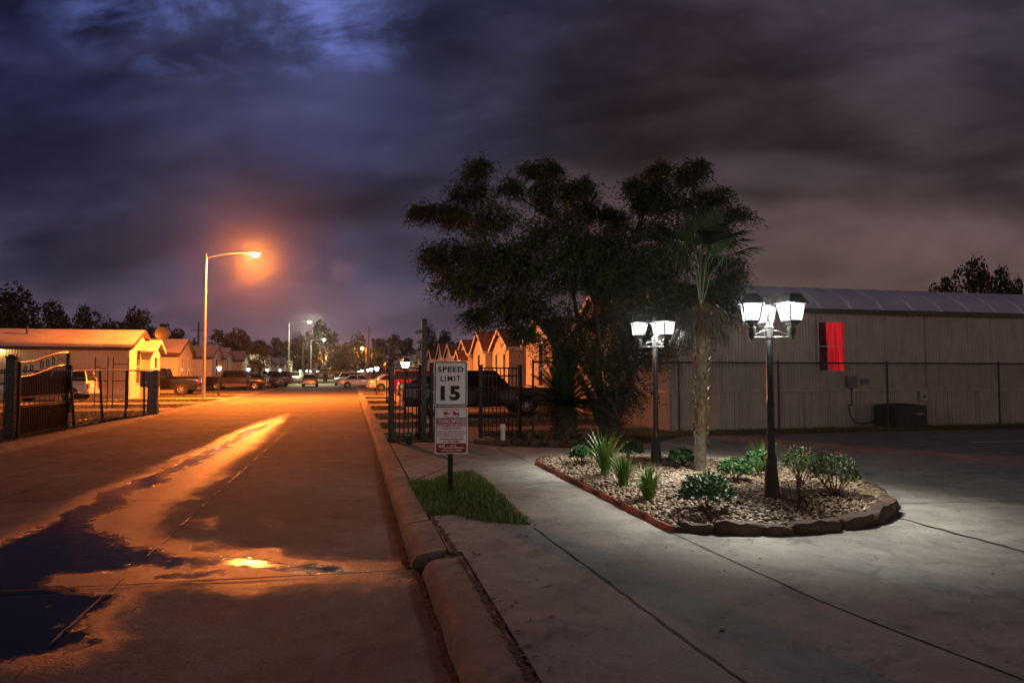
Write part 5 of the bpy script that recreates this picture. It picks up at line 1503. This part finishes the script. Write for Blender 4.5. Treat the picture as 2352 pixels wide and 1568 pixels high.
def far_tree(seed, label, loc, H, wdt, mt='farleaf', nblob=26, leaf=.42, per=70, tall=False):
    rs = np.random.RandomState(seed); t = thing('tree', label, 'tree', loc, rs.rand()*6.28, 'trees beyond the homes')
    bl = []
    for i in range(nblob):
        a = rs.rand()*6.28; f = rs.rand(); z = H*(.32+.6*f); env = math.sin(math.pi*min(1, (f*.86+.14)))**.6
        rr = wdt/2*env*rs.rand()**.5*.8; r = wdt*(.11+.10*rs.rand())*(1.2-.45*f)
        bl.append((math.cos(a)*rr, math.sin(a)*rr, z, r, r*(1.25 if tall else .85)))
    C = crown_points(bl, per, rs)
    V, F = leaf_quads(C, leaf, .2, .6, rs)
    np_obj('crown', V, F, M[mt], t)
    mb = MB(); mb.tube([(0, 0, -.2), (.1, 0, H*.25), (.0, .1, H*.55)], [wdt*.035, wdt*.028, wdt*.012], 8)
    for b in bl[:9]: mb.tube([(.0, .0, H*.25), (b[0]*.5, b[1]*.5, H*.25+(b[2]-H*.25)*.6), b[:3]], [wdt*.016, wdt*.01, wdt*.004], 5)
    mb.build('trunk', M['bark'], t, smooth=True)
    return t
V1 = far_tree(1, 'round dark tree far left above the long pale roof', (0, 0, 0), 10, 9)
V2 = far_tree(2, 'dark tree with ragged top at the left edge', (0, 0, 0), 10, 8, tall=True)
V3 = far_tree(5, 'broad tree behind the far street lamps', (0, 0, 0), 10, 10)
V4 = far_tree(8, 'dark far tree with a lumpy crown', (0, 0, 0), 10, 7.5, nblob=20)
protos = [V1, V2, V3, V4]; used = [0]*4
SKY = [(-70,640,80,230,1,'tall ragged tree at the very left edge of the picture'),(40,668,84,170,1,'second ragged tree from the left edge above the pale roof'),(112,690,90,110,0,'ragged tree on the left between the edge and the round crown'),(155,732,95,90,3,'low tree left of the round crowned tree'),(193,698,95,85,0,'round crowned tree above the long pale roof'),(250,738,100,80,1,'spiky low tree between two round crowns on the left'),(312,715,100,100,2,'broad round tree above the gable of the long home'),(372,742,105,70,3,'lumpy tree above the satellite dish'),(420,752,110,80,0,'tree left of the dark utility pole'),(500,757,125,75,3,'two topped tree just right of the orange lit pole'),(545,760,130,80,2,'broad tree right of the orange lit pole'),(590,780,140,80,0,'low tree behind the small bushy tree'),(640,776,150,80,3,'tree left of the first white street lamp'),(688,772,180,70,1,'tree behind the first white street lamp'),(735,742,205,72,2,'tallest far tree right of the white street lamp head'),(770,765,205,60,0,'far tree right of the tallest one'),(798,785,205,60,3,'low far tree over the road end'),(826,770,205,56,1,'far tree left of the brown utility pole'),(868,775,205,80,0,'far tree right of the brown utility pole'),(905,768,195,70,3,'far tree left of the tall camera post'),(984,748,170,46,1,'narrow far tree right of the tall camera post'),(1022,764,170,56,2,'far tree above the speed limit sign'),(945,775,190,70,0,'low far tree behind the tall camera post'),(1080,790,190,120,3,'far tree hidden behind the right homes'),(2232,592,62,120,0,'spiky dark tree above the trailer roof at the right'),(2165,636,60,90,3,'low ragged bush top left of the spiky tree over the trailer'),(2296,612,64,90,0,'second spiky tree right of the tallest one over the trailer'),(2345,632,66,60,0,'tree at the right edge over the trailer roof')]
for px, yt, Y, wpx, k, lb_ in SKY:
    top = P(px, yt, Y); H = top.z; wdt = wpx*Y/FPX
    base = {0: 9., 1: 8., 2: 10., 3: 7.5}[k]
    s3 = (wdt/base*1.15, wdt/base*1.15, H/9.6)
    if not used[k]:
        o = protos[k]; used[k] = 1; o.location = (top.x, top.y, 0); o.scale = s3; o['label'] = lb_
    else:
        dup(protos[k], lb_, (top.x, top.y, 0), rnd.random()*6.28, s3)
bt = far_tree(21, 'small bushy tree with yellow green leaves among the left homes', P(596, 880, 79)*1., 5.2, 4.4, 'warmleaf', 20, .22, 150)
bt.location = (P(596, 880, 79).x, 79, .1)
# far tree mass that closes the gaps under the crowns
def mass():
    rs = np.random.RandomState(3); n = 26000
    u = 175+rs.rand(n)*55; v = -150+rs.rand(n)*260
    left = rs.rand(n) < .4
    u = np.where(left, 70+rs.rand(n)*130, u); v = np.where(left, -42-rs.rand(n)*40-(u-70)*.12, v)
    keep = ~((np.abs(v+3) < 8) & (u < 198))
    u, v = u[keep], v[keep]; n = len(u)
    top = 6+3*np.sin(u*.11+v*.07)+2.2*np.sin(v*.23+1)+1.2*np.sin(v*.6)
    z = rs.rand(n)**.8*top
    C = np.stack([-SN*u+CS*v, CS*u+SN*v, z], -1)
    V, F = leaf_quads(C, 1.35, .2, .7, rs)
    o = np_obj('treeline', V, F, M['farleaf']); o['kind'] = 'stuff'
mass()
# the big feathery tree
def big_tree():
    base = G(1400, 1000, .12); Y0 = base.y
    t = thing('feathery_tree', 'big dark spreading tree with drooping feathery leaves behind the lamp posts', 'tree', base)
    rs = np.random.RandomState(17); r = random.Random(17)
    B = [(1092,405,28,34),(1085,455,48,45),(1000,490,42,26),(962,492,18,12),(1040,510,52,40),(1120,520,62,55),(1050,580,58,45),(1010,600,36,30),(1150,600,72,60),(1090,660,56,44),(1040,640,40,36),(1155,700,60,44),(1170,440,30,24),
         (1235,400,34,28),(1262,392,16,18),(1250,455,52,46),(1310,450,34,28),(1340,440,28,26),(1350,500,50,44),(1270,530,70,58),(1380,560,60,50),(1230,620,80,60),(1330,640,85,65),(1240,720,80,56),(1350,740,80,60),(1400,500,26,22),(1420,520,22,30),
         (1518,400,28,26),(1500,450,48,42),(1590,410,30,34),(1602,392,14,16),(1560,480,56,50),(1460,440,24,22),(1480,540,60,55),(1450,620,75,60),(1560,590,70,60),(1640,470,36,32),(1690,498,28,16),(1620,540,52,44),(1660,600,42,36),(1680,640,22,26),(1540,680,70,55),(1640,680,40,36),(1450,720,80,60),(1560,760,60,50),(1400,820,70,60),(1310,810,55,50),(1480,830,60,60),(1425,900,50,50),(1200,770,36,30),(1655,700,26,36),(1390,930,50,40),(1500,780,60,50),(1350,560,60,50),(1430,600,60,60),(1300,600,60,50),(1190,580,50,50),(1100,730,36,26),(1500,640,60,50),(1120,620,50,50),(1480,480,34,30),(1450,670,50,40),(1495,700,50,40),(1410,660,50,50),(1450,760,50,40)]
    V, F = [], []
    limbs = MB(); m = Y0/FPX
    mains = []
    for k, (x, y, yo) in enumerate(((1110,560,.5),(1180,660,-.8),(1260,500,.3),(1340,610,-.4),(1470,560,.6),(1560,600,-.2),(1500,760,-.9),(1290,760,-1.))):
        e = P(x, y, Y0+yo); st_ = Vector(base)+Vector((-.25+.07*k, .05*(k % 3), .25)); pts = []
        for q in range(9):
            tq = q/8; c = st_.lerp(e, tq); c.x = st_.x+(e.x-st_.x)*(tq**1.25); c += Vector((math.sin(tq*7+k)*.10, math.cos(tq*6+k*2)*.10, 0))*min(1, tq*3); pts.append(c)
        limbs.tube(pts, [.075*(1-q/8)**.8+.016 for q in range(9)], 7); mains.append(pts)
    for (x, y, rx, ry) in B:
        yd = Y0+rs.uniform(-1.5, 1.5)
        c = P(x, y, yd); ax_, az_ = rx*m*1.02, ry*m*1.02; dep = max(.5, (ax_+az_)*.6)
        n = int(110+600*ax_*az_)
        # boughs inside the blob; the sprays hang from them
        src = min((p for pts in mains for p in pts[3:]), key=lambda p: (p-c).length-.4*max(0, c.z-p.z))
        mid_ = src.lerp(c, .5)+Vector((r.uniform(-.15, .15), r.uniform(-.15, .15), r.uniform(0, .2)))
        limbs.tube([src, mid_, c], [.028, .02, .012], 5)
        arms = []
        for q in range(9):
            d = Vector((rs.randn(), rs.randn(), rs.randn()*.7+(1.2 if y < 530 else .2))).normalized()
            e = c+Vector((d.x*ax_, d.y*dep, d.z*az_))*r.uniform(.85, 1.25); arms.append(e)
            limbs.tube([c, c.lerp(e, .5)+Vector((0, 0, .05)), e], [.012, .008, .004], 4)
        for k in range(n):
            e = arms[rs.randint(9)]; tq = rs.rand()**.75
            g_ = rs.randn(3)*.20
            p0 = c.lerp(e, tq)+Vector((g_[0]*ax_, g_[1]*dep, g_[2]*az_))
            d = (p0-c); out = Vector((d.x+rs.randn()*.2, d.y+rs.randn()*.2, .15)).normalized(); L = r.uniform(.22, .62); s = 9
            for q in range(s):
                t1 = (q+.5)/s; pc = p0+out*L*t1*.7+Vector((0, 0, -L*1.05*t1*t1+.06*t1))
                ld = (out*.5+Vector((r.uniform(-1, 1), r.uniform(-1, 1), r.uniform(-1.5, .2)))).normalized()
                sd = ld.cross(Vector((r.uniform(-1, 1), r.uniform(-1, 1), r.uniform(-1, 1)))).normalized()
                ll = r.uniform(.08, .17); ww = r.uniform(.009, .016); o = len(V)
                V += [pc, pc+ld*ll*.45-sd*ww, pc+ld*ll, pc+ld*ll*.45+sd*ww]; F.append((o, o+1, o+2, o+3))
    V = np.array([v[:] for v in V])
    np_obj('crown', V-np.array(base), np.array(F), M['willow'], t)
    tr = MB(); tr.tube([(0, 0, -.1), (0, 0, .2), (.02, .03, .6)], [.34, .28, .2], 10)
    for p in limbs.v: pass
    tr.add([Vector(p)-base for p in limbs.v], limbs.f)
    tr.build('trunk', M['bark'], t, smooth=True, fix=False)
big_tree()
# sago palm
def sago():
    p = G(1296, 1008, .12); t = thing('sago_palm', 'dark sago palm with arching stiff fronds by the iron fence', 'palm', p)
    mb = MB(); mb.lathe([(.34, -.05), (.30, .2), (.24, .45), (.26, .65), (.18, .8)], n=14)
    for k in range(70):
        a = k*2.4; z = .05+k*.0105; rr = .31-.1*(z/.8); mb.tube([(math.cos(a)*rr, math.sin(a)*rr, z), (math.cos(a)*(rr+.07), math.sin(a)*(rr+.07), z+.07)], [.03, .012], 5)
    mb.build('trunk', M['bark'], t)
    r = random.Random(4)
    for k in range(62):
        a = k*2.399; e = R(r.uniform(2, 80)); L = r.uniform(1.2, 1.55); V, F = [], []
        dv = Vector((math.cos(a), math.sin(a), 0)); sd = Vector((-dv.y, dv.x, 0)); pr = None
        st = MB(); pts = []
        for q in range(15):
            tq = q/14; pos = Vector((0, 0, .78))+dv*(L*math.cos(e)*tq)+Vector((0, 0, L*math.sin(e)*tq-.55*tq*tq*math.cos(e))); pts.append(pos)
        st.tube(pts, [.014-.0007*i for i in range(15)], 5)
        for q in range(2, 44):
            tq = q/44*14; i = min(13, int(tq)); pos = pts[i].lerp(pts[i+1], tq-i); ll = .24*math.sin(math.pi*min(1, q/44*.9+.1))**.5
            tg = (pts[i+1]-pts[i]).normalized()
            for sg in (-1, 1):
                ld = (sd*sg+tg*.55+Vector((0, 0, .25))).normalized(); o = len(st.v)
                st.add([pos-tg*.012, pos+ld*ll*.5-tg*.014, pos+ld*ll, pos+ld*ll*.5+tg*.014], [(0,1,2,3)])
        st.build('frond', M['sago'], t, fix=False)
sago()
# fan palm in the gravel bed
def fan_palm():
    p = G(1607, 1088, ZS+.1); p.z = bed_z(p.x, p.y)-.02; m = p.y/FPX
    t = thing('fan_palm', 'slender fan palm with shaggy trunk standing in the gravel bed', 'palm', p)
    zz = lambda y: CAM.z+(855-y)*m-p.z
    mb = MB(); rings = []; r = random.Random(9)
    H = zz(700)
    for k in range(40):
        z = -.05+(H+.05)*k/39; rad = .094-.012*min(1, z/.4)+.014*max(0, min(1, (z-.9)/.8)); ox = .02*math.sin(z*1.1)+.045*(z/H)
        rings.append([(ox+(rad+r.uniform(-.006, .006)+.006*math.sin(z*60))*math.cos(a), (rad+r.uniform(-.006, .006))*math.sin(a), z) for a in [2*math.pi*j/14 for j in range(14)]])
    mb.loft(rings); mb.build('trunk', M['palmbark'], t, smooth='all')
    bt_ = MB()
    for k in range(240):
        z = .55+(H-.6)*k/240; a = k*2.399+r.uniform(-.3, .3); rad = .085+.014*max(0, min(1, (z-.9)/.8)); ox = .02*math.sin(z*1.1)+.045*(z/H)
        dv = Vector((math.cos(a), math.sin(a), 0)); sd = Vector((-dv.y, dv.x, 0)); c = Vector((ox, 0, z))+dv*(rad-.01); L = r.uniform(.08, .17); w = r.uniform(.02, .042); ou = r.uniform(.03, .085)
        bt_.add([c-sd*w, c+sd*w, c+dv*ou*.6+sd*w*.7+Vector((0, 0, L*.6)), c+dv*ou+Vector((0, 0, L))+sd*r.uniform(-.01, .01), c+dv*ou*.6-sd*w*.7+Vector((0, 0, L*.6))], [(0,1,2,3,4)])
        if k % 6 == 0: bt_.tube([c, c+dv*.05+Vector((0, 0, -.04)), c+dv*.06+Vector((0, 0, -.12))], [.008, .006, .002], 4)
    bt_.build('leaf_bases', M['boot'], t, fix=False)
    def fan(base, dv, R_, mt, parent, nseg=26, spreadang=150, droop=.25, name='fan_leaf'):
        dv = Vector(dv).normalized(); sd = dv.cross(Vector((0, 0, 1))); 
        if sd.length < .1: sd = Vector((1, 0, 0))
        sd.normalize(); nn = sd.cross(dv); mb = MB()
        for k in range(nseg):
            a = R(-spreadang/2+spreadang*k/(nseg-1)); d = dv*math.cos(a)+sd*math.sin(a); L = R_*(.72+.28*math.cos(a*.8))*r.uniform(.9, 1.08)
            e = (nn*.5*(1 if k % 2 else -1)+d.cross(nn)*.9).normalized(); b0 = Vector(base); w = R_*.035
            q1 = b0+d*L*.55+Vector((0, 0, -droop*.15*L)); q2 = b0+d*L+Vector((0, 0, -droop*L*r.uniform(.6, 1.2)))
            mb.add([b0-e*.003, q1-e*w*.55, q2, q1+e*w*.55, b0+e*.003], [(0,1,2,3,4)])
        return mb.build(name, M[mt], parent, fix=False)
    # dead skirt
    for k in range(44):
        a = k*2.399; z = H+.03-.42*(k/44); dv = Vector((math.cos(a), math.sin(a), -1.4+r.uniform(-.3, .5))).normalized(); b0 = Vector((.05+math.cos(a)*.1, math.sin(a)*.1, z)); b1 = b0+Vector((math.cos(a), math.sin(a), .15))*r.uniform(.08, .2)
        fan(b1, dv, r.uniform(.22, .36), 'deadfrond', t, 14, 100, .5, 'dead_frond')
    # live fronds on stalks
    TG = [(1598,560,.2,-.2,'u'),(1625,560,.1,.2,'u'),(1612,530,-.1,-.1,'u'),(1660,548,.25,.2,'r'),(1640,525,.15,.3,'r'),(1585,590,.2,-.1,'l'),(1605,520,.3,.2,'u'),(1665,590,-.1,.2,'r'),(1575,570,-.2,.2,'l'),(1630,580,-.3,.2,'r'),(1618,545,.35,.1,'u'),(1590,548,-.3,.1,'l'),(1650,570,.3,.1,'r')]
    for px, py, dy, _, kk in TG:
        tip = P(px, py, p.y+dy)-p; b0 = Vector((.06+r.uniform(-.02, .02), r.uniform(-.02, .02), H-.05))
        mid = b0.lerp(tip, .5)+Vector((-.12*(tip.x-b0.x), 0, .12))
        mb = MB(); mb.tube([b0, mid, tip], [.014, .010, .006], 5); s_ = mb.build('stalk', M['petiole'], t)
        dv = (tip-mid).normalized()+Vector(((.8 if kk == 'r' else -.5 if kk == 'l' else .1), r.uniform(-.5, .3), -.1 if kk == 'r' else .1))
        fan(tip, dv, r.uniform(.55, .70), 'frond', s_, 34, 165, .35 if kk != 'l' else .9)
fan_palm()
# low weeds in the dark tree bed
for i, (px, py) in enumerate(((1205, 1012), (1240, 1014), (1320, 1016), (1380, 1016), (940, 1022))):
    p = G(px, py, .14); V, F = [], []; r = random.Random(60+i); mb = MB()
    for k in range(60):
        a = r.uniform(0, 6.28); d = Vector((math.cos(a), math.sin(a), 0)); h = r.uniform(.08, .26); o = r.uniform(.05, .2); s_ = Vector((-d.y, d.x, 0))
        c = d*o+Vector((0, 0, h)); mb.add([d*o*.3, c*.6-s_*.02, c+d*.05, c*.6+s_*.02], [(0,1,2,3)])
    o = mb.build('weed', M['roseleaf'], fix=False); o.location = p
    tag(o, ['low weed beside the right iron fence post','low weed between the fence post and the sago palm','low weed right of the sago palm trunk','low weed in the tree bed left of the farther lamp post','low weed at the kerb before the walk gate'][i], 'weed', 'weeds in the tree bed')
# ------------------------------------------------------------------ haze added to give the lamps a halo like lens bloom
HZ = 0.0004
if HZ:
    mb = MB(); mb.span((-260, -40, -1.6), (220, 330, 60)); hz_ = mb.build('haze', [])if False else mb.build('haze', M['glass'])
    m = bpy.data.materials.new('halo haze'); m.use_nodes = True; E.nt = m.node_tree; E.nt.nodes.clear()
    pv_ = nd('ShaderNodeVolumePrincipled'); pv_.inputs['Density'].default_value = HZ; pv_.inputs['Color'].default_value = (.9, .9, .92, 1); pv_.inputs['Anisotropy'].default_value = .95
    ot = nd('ShaderNodeOutputMaterial'); E.nt.links.new(pv_.outputs[0], ot.inputs['Volume'])
    hz_.data.materials[0] = m; hz_['kind'] = 'stuff'
